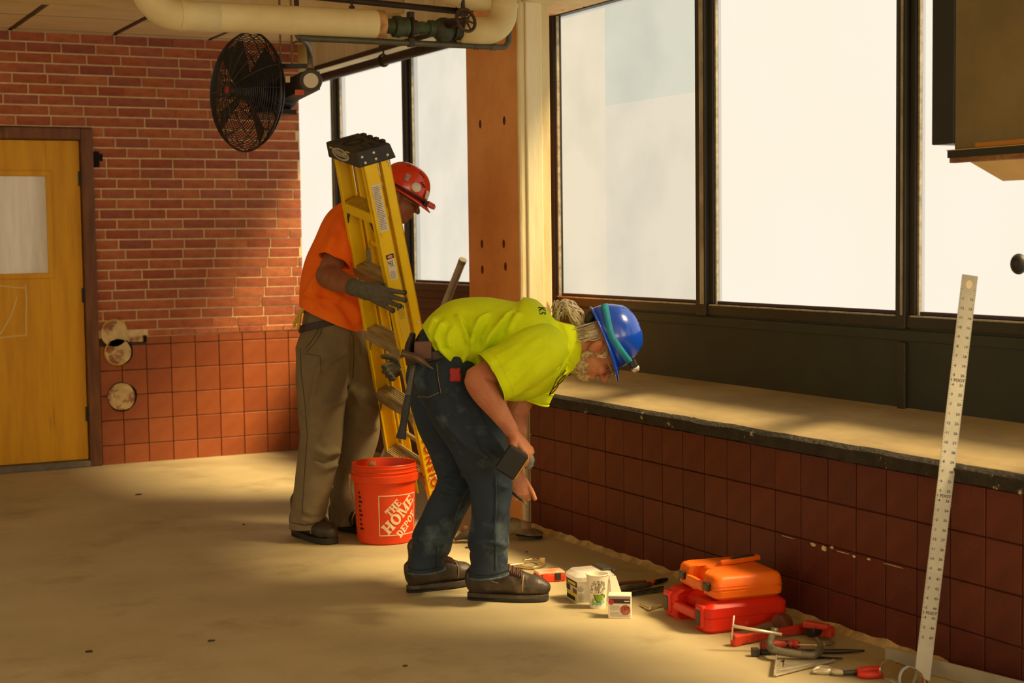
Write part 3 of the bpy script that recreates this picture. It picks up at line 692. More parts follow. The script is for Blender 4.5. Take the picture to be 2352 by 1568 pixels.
pts = [at(690, 86, 7.3), at(706, 100, 7.5), at(711, 120, 7.68), at(713, 152, 7.72)]; p_, r_ = catmull(pts, [.013] * 4, 6)
q = MB(); q.tube(p_, .014, 12); obj('flexible_conduit', q, m_conduit, fan, smooth=True)
q = MB(); q.tube([at(713, 148, 7.72), at(713, 158, 7.72)], .018, 12); obj('conduit_nut', q, m_rod, fan)
for px in (645, 671):
    q = MB(); a = np.array(at(px, 155, 7.85)); q.tube([a, [a[0], a[1], 2.75]], .006, 8); obj('hanger_rod', q, m_rod, fan)
q = MB(); a, b = at(645, 152, 7.85), at(712, 152, 7.80); q.bar(a, b, UP, B_H, .022, .03); obj('hanger_bracket', q, m_fan, fan)

# ------------------------------------------------------------------ dark unit hanging in front of the third window
m_unit = mat('dark_green_cabinet', S(128, 112, 70), S(112, 98, 60), scale=3, rough=.5, spec=.4, bump=.05)
m_unit_d = mat('green_black_edge', S(30, 34, 26), S(24, 28, 22), scale=6, rough=.5)
unit = empty('wall_cabinet', label='dark green metal cabinet mounted high over the right-hand window', cat='cabinet')
XU = 3.70
y0 = onx(2192, 200, XU)[1]; zb = onx(2250, 340, XU)[2]
q = MB(); q.box((XU, 2.6, zb), (XW - .04, y0, 2.50)); obj('body', q, m_unit, unit, bevel=.006)
yl = onx(2140, 200, XU - .004)[1]; q = MB(); q.box((XU - .004, y0 - .002, zb + .022), (XW - .04, yl, 2.50)); obj('end_panel', q, m_unit_d, unit, bevel=.004)
q = MB(); q.box((XU - .012, 2.6, zb - .026), (XU + .02, y0 + .02, zb)); obj('bottom_flange', q, m_unit_d, unit, bevel=.003)
q = MB(); q.box((XU - .014, 2.6, zb - .002), (XU + .01, y0 + .02, zb + .001)); obj('bright_edge', q, mat('brass_edge', S(196, 160, 84), rough=.4, metal=.5), unit)
q = MB(); q.box((XU - .0025, 2.6, zb + .004), (XU, y0 - .10, zb + .018)); obj('tape_strip', q, mat('orange_tape', S(186, 122, 32), rough=.7), unit)
q = MB(); q.box((XU - .008, 2.6, zb - .042), (XU + .02, y0 + .012, zb - .026)); obj('rusty_lip', q, mat('rusty_lip', S(150, 108, 62), S(104, 66, 40), scale=20, rough=.8), unit)
V = [(XU + .03, 2.6, zb - .042), (XU + .03, y0 - .045, zb - .042), (XU + .13, y0 - .09, zb - .105), (XU + .13, 2.6, zb - .105)]
q = MB(); q.add(V + [(x + .01, y, z + .008) for x, y, z in V], [(0, 1, 2, 3), (7, 6, 5, 4), (0, 4, 5, 1), (1, 5, 6, 2), (2, 6, 7, 3), (3, 7, 4, 0)]); obj('deflector', q, mat('yellowed_sheet', S(222, 186, 104), S(206, 166, 84), scale=8, rough=.6), unit)
# ------------------------------------------------------------------ yellow fibreglass stepladder, folded, carried upright
LS = 1.05
LR = np.array([[0.0685, 0.9643, -0.2558], [-0.977, 0.013, -0.2128], [-0.2019, 0.2645, 0.943]])
LO = CAM + (np.array([2.8692, 6.5368, 0.0932]) - CAM) * LS + np.array([0, 0, .012])
for j in range(3): LR[:, j] = nrm(LR[:, j])
LM = frame(LO, LR[:, 0] * LS, LR[:, 1] * LS, LR[:, 2] * LS)
m_yel = mat('yellow_fibreglass', S(250, 210, 10), S(238, 192, 6), scale=3, rough=.4, spec=.4, c3=S(170, 128, 20), c3scale=9, c3lo=.68, c3hi=.78, bump=.04, bscale=60)
m_cap = mat('black_ladder_plastic', S(48, 44, 38), S(38, 35, 30), scale=14, rough=.5, c3=S(96, 90, 78), c3scale=10, c3lo=.64, c3hi=.74)
m_step = mat('dusty_aluminium_step', S(196, 178, 128), S(150, 130, 88), scale=14, rough=.5, metal=.4, stretch=(.4, 3, 1))
m_riv = mat('rivet_steel', S(226, 214, 186), rough=.35, metal=.5)
lad = empty('stepladder', LM, label='folded yellow fibreglass stepladder with a black top, held upright by the worker in orange', cat='ladder')
def hwid(h): return .2176 * (1 - h / 1.8) + .145 * h / 1.8
def lpart(name, mb_, m, par=None, **k):
    o = obj(name, mb_, m, **k); o.parent = par if par is not None else lad; return o
for s in (-1, 1):
    for nm, d0, d1, h0, h1 in (('front_rail', 0, .068, 0, 1.75), ('rear_rail', .080, .125, .02, 1.74)):
        q = MB(); P = lambda w, d, h: np.array([s * (hwid(h) - w), d, h])
        U, Vv = np.array([1.0, 0, 0]), np.array([0, 1.0, 0])
        q.bar(P(.003, (d0 + d1) / 2, h0), P(.003, (d0 + d1) / 2, h1), U, Vv, .006, d1 - d0)
        for d in (d0 + .003, d1 - .003): q.bar(P(.014, d, h0), P(.014, d, h1), U, Vv, .028, .006)
        lpart(nm, q, m_yel, bevel=.0012, seg=1)
    q = MB(); q.bar((s * (hwid(0) - .004), .034, -.012), (s * (hwid(.05) - .004), .034, .05), (1, 0, 0), (0, 1, 0), .03, .078); lpart('rail_foot', q, mat('black_rubber', S(30, 28, 25), rough=.8), bevel=.003)
    lb = MB()
    for h in (1.725 - .30 * 0,): pass
# treads
for k in range(1, 6):
    h = .305 * k; w = hwid(h) - .006; q = MB()
    q.bar((-w, .036, h - .008), (w, .036, h - .008), (0, .985, .17), (0, -.17, .985), .078, .008)
    q.bar((-w, -.001, h - .030), (w, -.001, h - .030), (0, 1, 0), (0, 0, 1), .005, .042)
    q.bar((-w, .072, h - .02), (w, .072, h - .02), (0, 1, 0), (0, 0, 1), .005, .04)
    st = lpart('step', q, m_step if k < 5 else m_yel, bevel=.001, seg=1)
    q = MB()
    for i in range(8): d = .006 + i * .0088; q.bar((-w, d, h - .0035 + (d - .036) * .17), (w, d, h - .0035 + (d - .036) * .17), (0, 1, 0), (0, 0, 1), .0035, .004)
    lpart('tread_ribs', q, m_step if k < 5 else mat('worn_yellow_tread', S(196, 152, 24), S(140, 108, 30), scale=10, rough=.6), st)
    for s in (-1, 1):
        q = MB(); ww = hwid(h - .07)
        q.bar((s * (w - .05), .004, h - .045), (s * (ww - .012), .004, h - .11), (0, 1, 0), (s, 0, .6), .004, .014); lpart('step_brace', q, m_step if k < 5 else m_cap, st)
# rear rungs, spreader
for h in (.36, .70, 1.03, 1.30):
    w = hwid(h) - .006; q = MB(); q.tube([(-w, .10, h), (w, .10, h)], .011, 10); lpart('rear_rung', q, m_step if h < .8 else m_yel)
for s in (-1, 1):
    q = MB(); w = hwid(1.25) - .03; q.bar((s * w, .075, 1.28), (s * w, .06, 1.12), (1, 0, 0), (0, 1, 0), .004, .024); lpart('spreader_bar', q, mat('zinc_spreader', S(200, 190, 140), S(150, 140, 100), scale=20, rough=.35, metal=.7))
# top cap
wt, d0, d1 = .152, -.022, .136
q = MB()
pl = [(-wt, d0), (wt, d0), (wt, d1), (-wt, d1)]
V = [(x * 1.0, y, 1.722) for x, y in pl] + [(x, y, 1.790) for x, y in pl]
V[2] = (wt, d1 + .018, 1.722); V[3] = (-wt, d1 + .018, 1.722)
q.add(V, [(0, 3, 2, 1), (4, 5, 6, 7), (0, 1, 5, 4), (1, 2, 6, 5), (2, 3, 7, 6), (3, 0, 4, 7)]); cap = lpart('top_cap', q, m_cap, bevel=.006)
q = MB(); c0 = np.array([-.02, .05, 1.791])
for r_, w in ((.045, .004), (.036, .003)): q.tube([c0 + np.array([r_ * math.cos(t), r_ * math.sin(t), 0]) for t in np.linspace(0, 6.283, 29)[:-1]], w, 6, closed=True)
for (x, y, a, b) in ((.085, .05, .05, .012), (.085, .085, .05, .01), (-.105, .05, .012, .09), (.125, .05, .01, .1)): q.box((x - a / 2, y - b / 2, 1.788), (x + a / 2, y + b / 2, 1.794))
for x in (-.09, -.03, .03, .09): q.box((x - .015, d1 - .014, 1.786), (x + .015, d1 + .004, 1.797))
lpart('cap_relief', q, mat('cap_relief_black', S(30, 27, 22), rough=.6), cap, bevel=.001)
for (d, h) in ((.0, 1.765), (.01, 1.738), (.055, 1.77), (.06, 1.742), (.115, 1.745), (.118, 1.70), (.112, 1.715)):
    q = MB(); q.ell((hwid(h) + .0025 if h < 1.722 else wt + .001, d, h), np.diag([.004, .0065, .0065]), 10, 6); lpart('rivet', q, m_riv, cap, smooth=True)
for (s, hh, dd) in ((1, .915, (.018, .048)), (1, 1.02, (.105,)), (1, .965, (.105,)), (1, .61, (.018, .048)), (1, .305, (.018, .048))):
    for d in dd: q = MB(); q.ell((hwid(hh - .02) + .001, d, hh - .02), np.diag([.0035, .006, .006]), 10, 6); lpart('rail_rivet', q, m_riv, smooth=True)
# logo on the front of the cap
FL = frame((0, d0 - .0012, 1.757), (1, 0, 0), (0, 0, 1), (0, -1, 0))
q = MB(); n = 32
ell = lambda a, b, z: [(a * math.cos(2 * math.pi * k / n) - .012, b * math.sin(2 * math.pi * k / n), z) for k in range(n)]
o_, i_ = ell(.083, .026, 0), ell(.068, .0185, 0)
q.add(o_ + i_, [(k, (k + 1) % n, n + (k + 1) % n, n + k) for k in range(n)]); lpart('logo_ring', xf(q, FL), mat('grey_print', S(186, 178, 156), rough=.6), cap)
t = text_mesh('WERNER', .034, .0016); xf(t, Matrix.Translation((-.012, 0, 0)) @ Matrix.Scale(.9, 4)); lpart('logo_lettering', xf(t, FL), _mats['grey_print'], cap)
for bx in ((-.115, .014, -.08, .019), (.05, .02, .085, .025)): q = MB(); q.box((bx[0], bx[1], 0), (bx[2], bx[3], .001)); lpart('cap_mark', xf(q, FL), mat('yellow_print', S(228, 196, 60), rough=.6), cap)
# printed labels on the near rail's outer face
def rail_frame(d, h): return frame((hwid(h) + .0012, d, h), (0, 1, 0), nrm(np.array([-.0403, 0, 1])), nrm(np.array([1, 0, .0403])))
m_lab = mat('white_label', S(226, 216, 192), rough=.6); m_ink = mat('grey_label_print', S(120, 112, 98), rough=.7); m_inkb = mat('black_label_print', S(30, 28, 25), rough=.7)
def label(d, h, w, hh, name='label_sticker', m=m_lab):
    q = MB(); q.box((-w / 2, -hh / 2, 0), (w / 2, hh / 2, .0006)); return lpart(name, xf(q, rail_frame(d, h)), m)
def lines(par, d, h, w, hh, n, m=m_ink, seed=1, thick=.35):
    r_ = random.Random(seed); q = MB(); st = hh / n
    for i in range(n):
        y = hh / 2 - (i + .5) * st; x1 = -w / 2 + w * r_.uniform(.75, 1) ; q.box((-w / 2, y - st * thick / 2, .0007), (x1, y + st * thick / 2, .0010))
    lpart('label_print', xf(q, rail_frame(d, h)), m, par)
L1 = label(.037, 1.535, .040, .205); lines(L1, .037, 1.535, .034, .19, 26)
L2 = label(.038, 1.275, .036, .115); lines(L2, .038, 1.240, .028, .035, 7, seed=3)
q = MB(); q.box((-.018, .036, .0007), (.018, .056, .001)); lpart('danger_band', xf(q, rail_frame(.038, 1.275)), m_inkb, L2)
q = MB(); q.add([(.013 * math.cos(2 * math.pi * k / 20), .0455 + .007 * math.sin(2 * math.pi * k / 20), .0013) for k in range(20)], [tuple(range(20))]); lpart('danger_oval', xf(q, rail_frame(.038, 1.275)), mat('salmon_print', S(226, 150, 120), rough=.7), L2)
q = MB()
for a, b in (((-.004, .03), (-.004, .0)), ((.006, .03), (.006, .0)), ((-.004, .024), (.006, .024)), ((-.004, .016), (.006, .016)), ((-.004, .008), (.006, .008)), ((-.014, .026), (-.006, .012)), ((-.014, .014), (-.006, .02)), ((-.012, .018), (-.016, .03))):
    q.tube([(a[0], a[1], .001), (b[0], b[1], .001)], .0011, 4)
lpart('fall_pictogram', xf(q, rail_frame(.038, 1.275)), m_inkb, L2)
L3 = label(.040, 1.03, .036, .15, m=mat('yellow_label', S(232, 196, 30), rough=.6)); lines(L3, .040, 1.06, .030, .045, 8, m=mat('olive_print', S(150, 124, 20), rough=.7), seed=5)
q = MB()
for a in ((-.016, .062, .016, .066), (-.016, .052, -.012, .066), (.012, .052, .016, .066), (-.016, .052, -.008, .055), (.008, .052, .016, .055)): q.box((a[0], a[1], .0007), (a[2], a[3], .001))
lpart('notice_bracket', xf(q, rail_frame(.040, 1.03)), m_inkb, L3)
q = MB()
for a in ((-.0185, -.0755, .0185, -.0745), (-.0185, .0745, .0185, .0755), (-.0185, -.075, -.0178, .075), (.0178, -.075, .0185, .075)): q.box((a[0], a[1], .0007), (a[2], a[3], .001))
lpart('label_border', xf(q, rail_frame(.040, 1.03)), m_lab, L3)
# blue and white oval sticker, red stencil letters
q = MB(); q.add([(.016 * math.cos(2 * math.pi * k / 24), .042 * math.sin(2 * math.pi * k / 24), .0006) for k in range(24)], [tuple(range(24))]); L4 = lpart('oval_sticker', xf(q, rail_frame(.026, .585)), m_lab)
q = MB(); q.add([(.0135 * math.cos(math.pi * k / 14), -.038 * math.sin(math.pi * k / 14), .001) for k in range(15)], [tuple(range(15))][:1]); q.f = [q.f[0][::-1]]; lpart('blue_field', xf(q, rail_frame(.026, .580)), mat('blue_print', S(22, 60, 150), rough=.6), L4)
t = text_mesh('HOISNOS', .055, .0022, spacing=1.35); xf(t, Matrix.Rotation(math.radians(90), 4, 'Z') @ Matrix.Scale(.82, 4, Vector((0, 1, 0)))); xf(t, Matrix.Translation((0, 0, .0012)))
lpart('stencil_lettering', xf(t, rail_frame(.036, .335)), mat('red_stencil_paint', S(196, 48, 16), rough=.7))
# ------------------------------------------------------------------ orange bucket
m_buck = mat('orange_plastic', S(232, 72, 14), S(214, 58, 10), scale=3, rough=.4, spec=.4, c3=S(206, 120, 84), c3scale=7, c3lo=.68, c3hi=.8)
bc = np.array([2.775, 6.668, 0.0])
tb = nrm(np.array([CAM[0] - bc[0], CAM[1] - bc[1], 0]))
bs = np.cross(UP, tb)
buck = empty('bucket', frame(bc, bs, -tb, UP), label='orange plastic bucket with white stencil logo standing behind the bending worker', cat='bucket')
Hb, rb0, rb1 = .368, .132, .148
def brad(z): return rb0 + (rb1 - rb0) * z / Hb
prof = [(.001, .004), (rb0 - .006, .0), (rb0, .006), (brad(.285), .285), (brad(.285) + .012, .288), (brad(.315) + .012, .318), (brad(.315) + .004, .321), (brad(.33) + .003, .328), (brad(.33) + .007, .331), (brad(.335) + .007, .334), (brad(.34) + .002, .337), (brad(.35) + .002, .347), (brad(.352) + .005, .350), (brad(.356) + .005, .354), (brad(.36) + .001, .357), (brad(Hb) + .003, Hb - .003), (brad(Hb) + .001, Hb), (brad(Hb) - .002, Hb - .002), (brad(.30) - .004, .30), (rb0 - .006, .012), (.001, .012)]
q = MB(); q.lathe(prof, 48, caps=False); obj('bucket_body', q, m_buck, buck, auto=32)
def wrap(mb_, zoff, eps=.0012):
    """bend flat print (x sideways, y up) round the bucket wall"""
    out = []
    for x, y, z in mb_.v:
        zz = y + zoff; R = brad(zz) + eps; a = x / brad(.16); out.append((R * math.sin(a), -R * math.cos(a), zz))
    mb_.v = out; return mb_
def slab(word):
    """simple bold slab letters on a 1-high grid"""
    G = {'T': (.8, [(0, .78, .8, 1), (.27, 0, .53, 1), (.14, 0, .66, .14), (0, .6, .12, 1), (.68, .6, .8, 1)]),
         'H': (1.0, [(.08, 0, .36, 1), (.64, 0, .92, 1), (.36, .42, .64, .58), (0, 0, .44, .14), (.56, 0, 1, .14), (0, .86, .44, 1), (.56, .86, 1, 1)]),
         'E': (.8, [(.08, 0, .36, 1), (0, .84, .78, 1), (0, 0, .8, .16), (.36, .42, .6, .58), (.66, .66, .78, 1), (.68, 0, .8, .36)]),
         'M': (1.25, [(.08, 0, .26, 1), (.9, 0, 1.17, 1), (0, 0, .36, .14), (.8, 0, 1.25, .14), (0, .86, .3, 1), (.95, .86, 1.25, 1)]),
         'P': (.85, [(.08, 0, .36, 1), (0, 0, .46, .14), (0, .86, .5, 1)]), 'D': (.95, [(.08, 0, .36, 1), (0, 0, .5, .14), (0, .86, .5, 1)]), 'O': (1.0, [])}
    q = MB(); x = 0
    for ch in word:
        w, rects = G[ch]
        for a, b, c, d in rects:
            nx = max(1, int((c - a) / .15)); 
            for i in range(nx):
                u0, u1 = a + (c - a) * i / nx, a + (c - a) * (i + 1) / nx; q.quad((x + u0, b, 0), (x + u1, b, 0), (x + u1, d, 0), (x + u0, d, 0))
        if ch == 'M':
            for i in range(4):
                t0, t1 = i / 4, (i + 1) / 4; q.quad((x + .16 + .38 * t0, 1 - t0, 0), (x + .16 + .38 * t1, 1 - t1, 0), (x + .42 + .30 * t1, 1 - t1, 0), (x + .42 + .30 * t0, 1 - t0, 0)); q.quad((x + .60 + .40 * t0, t0, 0), (x + .70 + .42 * t0, t0, 0), (x + .70 + .42 * t1, t1, 0), (x + .60 + .40 * t1, t1, 0))
        if ch in 'OPD':
            if ch == 'O': cx, cy, ro, ri, ry, riy, a0, a1 = .5, .5, .5, .2, .52, .36, 0, 2 * math.pi
            if ch == 'D': cx, cy, ro, ri, ry, riy, a0, a1 = .42, .5, .5, .22, .5, .34, -math.pi / 2, math.pi / 2
            if ch == 'P': cx, cy, ro, ri, ry, riy, a0, a1 = .42, .72, .42, .16, .28, .13, -math.pi / 2, math.pi / 2
            n = 20
            for i in range(n):
                t, t2 = a0 + (a1 - a0) * i / n, a0 + (a1 - a0) * (i + 1) / n
                q.quad((x + cx + ri * math.cos(t), cy + riy * math.sin(t), 0), (x + cx + ro * math.cos(t), cy + ry * math.sin(t), 0), (x + cx + ro * math.cos(t2), cy + ry * math.sin(t2), 0), (x + cx + ri * math.cos(t2), cy + riy * math.sin(t2), 0))
        x += w + .06
    q.v = [(a - x / 2, b - .5, c) for a, b, c in q.v]; return q
m_wht = mat('white_stencil_print', S(236, 214, 182), S(226, 196, 160), scale=30, rough=.7)
XC, ZC, HS = .064, .138, .092
def pr_line(x0, y0, x1, y1, w=.0022):
    q = MB(); n = 16
    for i in range(n):
        a, b = i / n, (i + 1) / n
        if abs(x1 - x0) > abs(y1 - y0): q.quad((x0 + (x1 - x0) * a, y0 - w, 0), (x0 + (x1 - x0) * b, y0 - w, 0), (x0 + (x1 - x0) * b, y0 + w, 0), (x0 + (x1 - x0) * a, y0 + w, 0))
        else: q.quad((x0 - w, y0 + (y1 - y0) * a, 0), (x0 + w, y0 + (y1 - y0) * a, 0), (x0 + w, y0 + (y1 - y0) * b, 0), (x0 - w, y0 + (y1 - y0) * b, 0))
    return q
q = MB()
for a in ((-HS, -HS, HS * 1.15, -HS), (-HS, HS, HS * 1.15, HS), (-HS, -HS, -HS, HS), (HS * 1.15, -HS, HS * 1.15, HS)): join(q, pr_line(a[0] + XC, a[1], a[2] + XC, a[3]))
obj('logo_frame', wrap(q, ZC), m_wht, buck)
R45 = Matrix.Rotation(math.radians(45), 4, 'Z')
for word, sc, dx, dy in (('THE', .036, -.026, .036), ('HOME', .052, .006, .002), ('DEPOT', .036, .048, -.046)):
    t = slab(word); xf(t, Matrix.Translation((XC + dx, dy, 0)) @ R45 @ Matrix.Diagonal((sc * (.94 if word == 'HOME' else .84), sc, 1, 1))); obj('logo_lettering', wrap(t, ZC), m_wht, buck)
q = MB()
for k in range(9): join(q, pr_line(-.142, .10 - k * .021, -.128 + .006 * (k % 3), .10 - k * .021, .005))
obj('warning_print', wrap(q, .14), m_inkb, buck)
q = MB(); q.tube([(-brad(.3) - .014, .0, .30), (-brad(.3) - .016, .0, .27), (-brad(.2) - .012, -.01, .20)], .004, 8); q.ell((-brad(.3) - .012, 0, .30), np.diag([.01, .015, .02])); obj('bail_handle', q, mat('worn_wire_handle', S(176, 150, 116), rough=.5, metal=.4), buck, smooth=True)
ht = empty('wooden_tool', label='round-ended wooden tool handle poking up inside the orange bucket', cat='tool')
c = np.array(at(853, 1066, 7.33)); q = MB(); q.tube([c - UP * .30, c - UP * .02], .011, 10); q.ell(c, np.eye(3) * .016); obj('handle', q, mat('light_wood', S(196, 150, 92), rough=.6), ht, smooth=True)
c = np.array(at(862, 1064, 7.31)); q = MB(); q.tube([c - UP * .30, c + UP * .012], .004, 8); tag(obj('metal_rod', q, m_riv), 'thin bright metal rod poking up inside the orange bucket', 'rod')

# ------------------------------------------------------------------ stacked tool cases
def rrect(w, h, r_, n=6):
    P = []
    for cx, cy, a in ((w / 2 - r_, h / 2 - r_, 0), (-w / 2 + r_, h / 2 - r_, 90), (-w / 2 + r_, -h / 2 + r_, 180), (w / 2 - r_, -h / 2 + r_, 270)):
        for k in range(n + 1):
            t = math.radians(a + 90 * k / n); P.append((cx + r_ * math.cos(t), cy + r_ * math.sin(t)))
    return P
def notch_outline(w, d, r_, nw, nd):
    """case footprint with a hand recess in the front (-y) side"""
    P = rrect(w, d, r_); out = []
    for i, p in enumerate(P):
        out.append(p)
        if i == 3 * 7 - 1:
            out += [(-nw / 2 - .012, -d / 2), (-nw / 2, -d / 2 + .012), (-nw / 2, -d / 2 + nd), (nw / 2, -d / 2 + nd), (nw / 2, -d / 2 + .012), (nw / 2 + .012, -d / 2)]
    return out
def scaled(P, k, d): return [(x - math.copysign(min(abs(x), k), x), y - math.copysign(min(abs(y), k), y) + d) for x, y in P]
m_case_o = mat('orange_case_plastic', S(246, 118, 10), S(232, 102, 8), scale=5, rough=.45, spec=.4, bump=.05, bscale=200, c3=S(250, 150, 50), c3scale=6)
m_case_r = mat('red_orange_case_plastic', S(222, 44, 14), S(206, 36, 12), scale=5, rough=.42, spec=.4, c3=S(240, 96, 40), c3scale=9, c3lo=.66, c3hi=.8)
m_latch = mat('dark_latch', S(58, 54, 42), S(46, 43, 34), scale=10, rough=.45)
def loft_rings(q, rings):
    n = len(rings[0][0]); V = []
    for P, z in rings: V += [(x, y, z) for x, y in P]
    F = [tuple(range(n - 1, -1, -1)), tuple((len(rings) - 1) * n + i for i in range(n))]
    for k in range(len(rings) - 1): F += [(k * n + i, k * n + (i + 1) % n, (k + 1) * n + (i + 1) % n, (k + 1) * n + i) for i in range(n)]
    q.add(V, F)
# lower red case
pA, pB_, = onz(1622, 1458), onz(1524, 1410)
fx_ = nrm(pA - pB_); fx_[2] = 0; fx_ = nrm(fx_); fy_ = np.cross(UP, fx_)   # fx along front edge, fy into the case
if fy_[0] < 0: fy_ = -fy_
W1, D1, H1 = .345, .33, .112
c1 = (pA + pB_) / 2 + fy_ * D1 / 2 + fx_ * 0.0; c1[2] = 0
F1 = frame(c1, fx_, np.cross(UP, fx_), UP)
case1 = empty('tool_case', F1, label='red-orange moulded tool case lying flat on the floor under the orange one', cat='tool case', group='stacked tool cases')
O1 = notch_outline(W1, D1, .03, .15, .05)
q = MB(); loft_rings(q, [(scaled(O1, .010, 0), 0), (O1, .012), (O1, H1 * .47), (scaled(O1, .003, 0), H1 * .475), (scaled(O1, .003, 0), H1 * .5), (O1, H1 * .505), (O1, H1 * .80), (scaled(O1, .022, 0), H1)])
obj('shell', q, m_case_r, case1, auto=30)
q = MB(); q.bar((-.085, -D1 / 2 + .010, H1 * .46), (.085, -D1 / 2 + .010, H1 * .46), (0, 1, 0), (0, 0, 1), .024, .034); obj('handle', q, m_case_r, case1, bevel=.006)
for sx in (-1, 1):
    q = MB(); q.box((sx * .125 - .026, -D1 / 2 - .010, .018), (sx * .125 + .026, -D1 / 2 + .02, H1 * .88)); hs = obj('latch_housing', q, m_case_r, case1, bevel=.008)
    q = MB(); q.box((sx * .125 - .016, -D1 / 2 - .014, .026), (sx * .125 + .016, -D1 / 2 - .008, H1 * .72)); obj('latch', q, m_latch, hs, bevel=.004)
# upper orange case
W2, D2, H2 = .335, .275, .088
ang = math.radians(-3); fx2 = fx_ * math.cos(ang) + np.cross(UP, fx_) * math.sin(ang)
pC = (onz(1650, 1400, .125) + onz(1548, 1345, .125)) / 2
c2 = c1 + fy_ * .015 + fx_ * .012; c2[2] = H1 + .001
F2 = frame(c2, fx2, np.cross(UP, fx2), UP)
case2 = empty('tool_case', F2, label='bright orange moulded tool case stacked on top of the red-orange one', cat='tool case', group='stacked tool cases')
O2 = notch_outline(W2, D2, .028, .115, .04)
q = MB(); loft_rings(q, [(scaled(O2, .018, 0), 0), (scaled(O2, .004, 0), .012), (scaled(O2, .002, 0), H2 * .38), (scaled(O2, -.004, 0), H2 * .39), (scaled(O2, -.004, 0), H2 * .46), (scaled(O2, .001, 0), H2 * .47), (scaled(O2, .001, 0), H2 * .49), (scaled(O2, -.004, 0), H2 * .50), (scaled(O2, -.004, 0), H2 * .57), (scaled(O2, .003, 0), H2 * .58), (scaled(O2, .006, 0), H2 * .84), (scaled(O2, .012, 0), H2 * .95), (scaled(O2, .024, 0), H2)])
obj('shell', q, m_case_o, case2, auto=40)
q = MB(); q.bar((-.068, -D2 / 2 + .002, H2 * .42), (.068, -D2 / 2 + .002, H2 * .42), (0, 1, 0), (0, 0, 1), .020, .036); obj('handle', q, m_case_o, case2, bevel=.006)
for sx in (-1, 1):
    q = MB(); q.box((sx * .105 - .022, -D2 / 2 - .012, H2 * .34), (sx * .105 + .022, -D2 / 2 + .0, H2 * .68)); obj('latch', q, m_latch, case2, bevel=.004)
# utility knife on the case
def onto(px, py, z): return np.array(onz(px, py, z))
zt = H1 + H2 + .002
a, b = onto(1655, 1298, zt), onto(1742, 1284, zt); dx = nrm(b - a)
kf = empty('utility_knife', axis_frame(a, UP, hint=np.cross(UP, dx)) if False else frame(a, dx, np.cross(UP, dx), UP), label='orange utility knife with grey grip lying on the orange case lid', cat='knife')
Lk = np.linalg.norm(b - a)
P = [(0, -.004), (.02, -.008), (.04, -.013), (Lk * .6, -.016), (Lk, -.013), (Lk + .004, 0), (Lk, .013), (Lk * .6, .010), (.04, .012), (.015, .006), (0, .005)]
q = MB(); q.prism(P, 0, .018); obj('handle', q, m_case_o, kf, bevel=.004)
q = MB(); q.prism([(.045, -.010), (Lk * .85, -.012), (Lk * .85, .009), (.05, .008)], .016, .024); obj('grip', q, m_latch, kf, bevel=.004)
q = MB(); q.prism([(-.022, -.004), (.004, -.006), (.004, .006), (-.016, .006)], .006, .008); obj('blade', q, mat('dull_blade', S(150, 80, 30), rough=.4, metal=.5), kf)

# ------------------------------------------------------------------ clear tub
m_tubp = mat('milky_polypropylene', S(252, 246, 236), rough=.3, alpha=.42, spec=.5)
tc_ = np.array(onz(1352, 1372)); ta = nrm(np.array(onz(1345, 1388)) - np.array(onz(1290, 1366))); ta[2] = 0
pX, pY = np.array(onz(1331, 1389)), np.array(onz(1293, 1366))
tx = nrm(pX - pY); ty = np.cross(UP, tx)
if ty @ B_H < 0: ty = -ty
TM = frame((pX + pY) / 2 + ty * .075 + tx * .012, tx, np.cross(UP, tx), UP)
tub = empty('storage_tub', TM, label='translucent plastic storage tub with printed label, sitting in front of the worker\'s boot', cat='tub')
wx, wy, hz = .125, .150, .098
q = MB(); loft_rings(q, [(rrect(wx * .90, wy * .90, .02), 0), (rrect(wx * .92, wy * .92, .022), .01), (rrect(wx, wy, .024), hz)]); obj('tub_body', q, m_tubp, tub, auto=40)
q = MB(); loft_rings(q, [(rrect(wx + .012, wy + .012, .026), hz - .012), (rrect(wx + .014, wy + .014, .026), hz + .004), (rrect(wx * .9, wy * .9, .022), hz + .018), (rrect(wx * .86, wy * .86, .02), hz + .020)]); obj('lid', q, m_tubp, tub, auto=40)
q = MB(); q.box((-wx * .42, wy * .20, hz + .020), (wx * .42, wy * .46, hz + .028)); q.box((-wx * .46, wy * .46, hz + .004), (wx * .46, wy * .56, hz + .022)); obj('lid_clasp', q, m_latch, tub, bevel=.004)
yF = -wy / 2 - .0012
FT = frame((0, yF + .002, hz * .44), (1, 0, 0), (0, -.05, 1), (0, -1, 0))
def tub_quad(name, a, m, par, z=0.0):
    q = MB(); q.box((a[0], a[1], z), (a[2], a[3], z + .0006)); return obj(name, xf(q, FT), m, par)
lab = tub_quad('label_sticker', (-.058, -.038, .058, .040), m_lab, tub, .0006)
tub_quad('label_band', (-.058, .018, .058, .040), m_inkb, lab, .0014); tub_quad('label_title', (-.036, .023, .044, .034), mat('yellow_title', S(232, 200, 40), rough=.6), lab, .0021)
tub_quad('label_mark', (-.056, .020, -.042, .038), mat('red_square', S(206, 90, 60), rough=.6), lab, .0021)
tub_quad('label_block', (-.058, -.006, -.018, .016), m_inkb, lab, .0014); tub_quad('label_stripe', (-.058, -.022, .058, -.010), mat('yellow_stripe', S(236, 220, 40), rough=.6), lab, .0014)
tub_quad('label_foot', (-.058, -.038, .030, -.022), m_inkb, lab, .0014); tub_quad('label_picture', (.008, -.008, .052, .010), mat('maroon_picture', S(120, 54, 50), S(150, 80, 60), scale=60, rough=.6), lab, .0014)
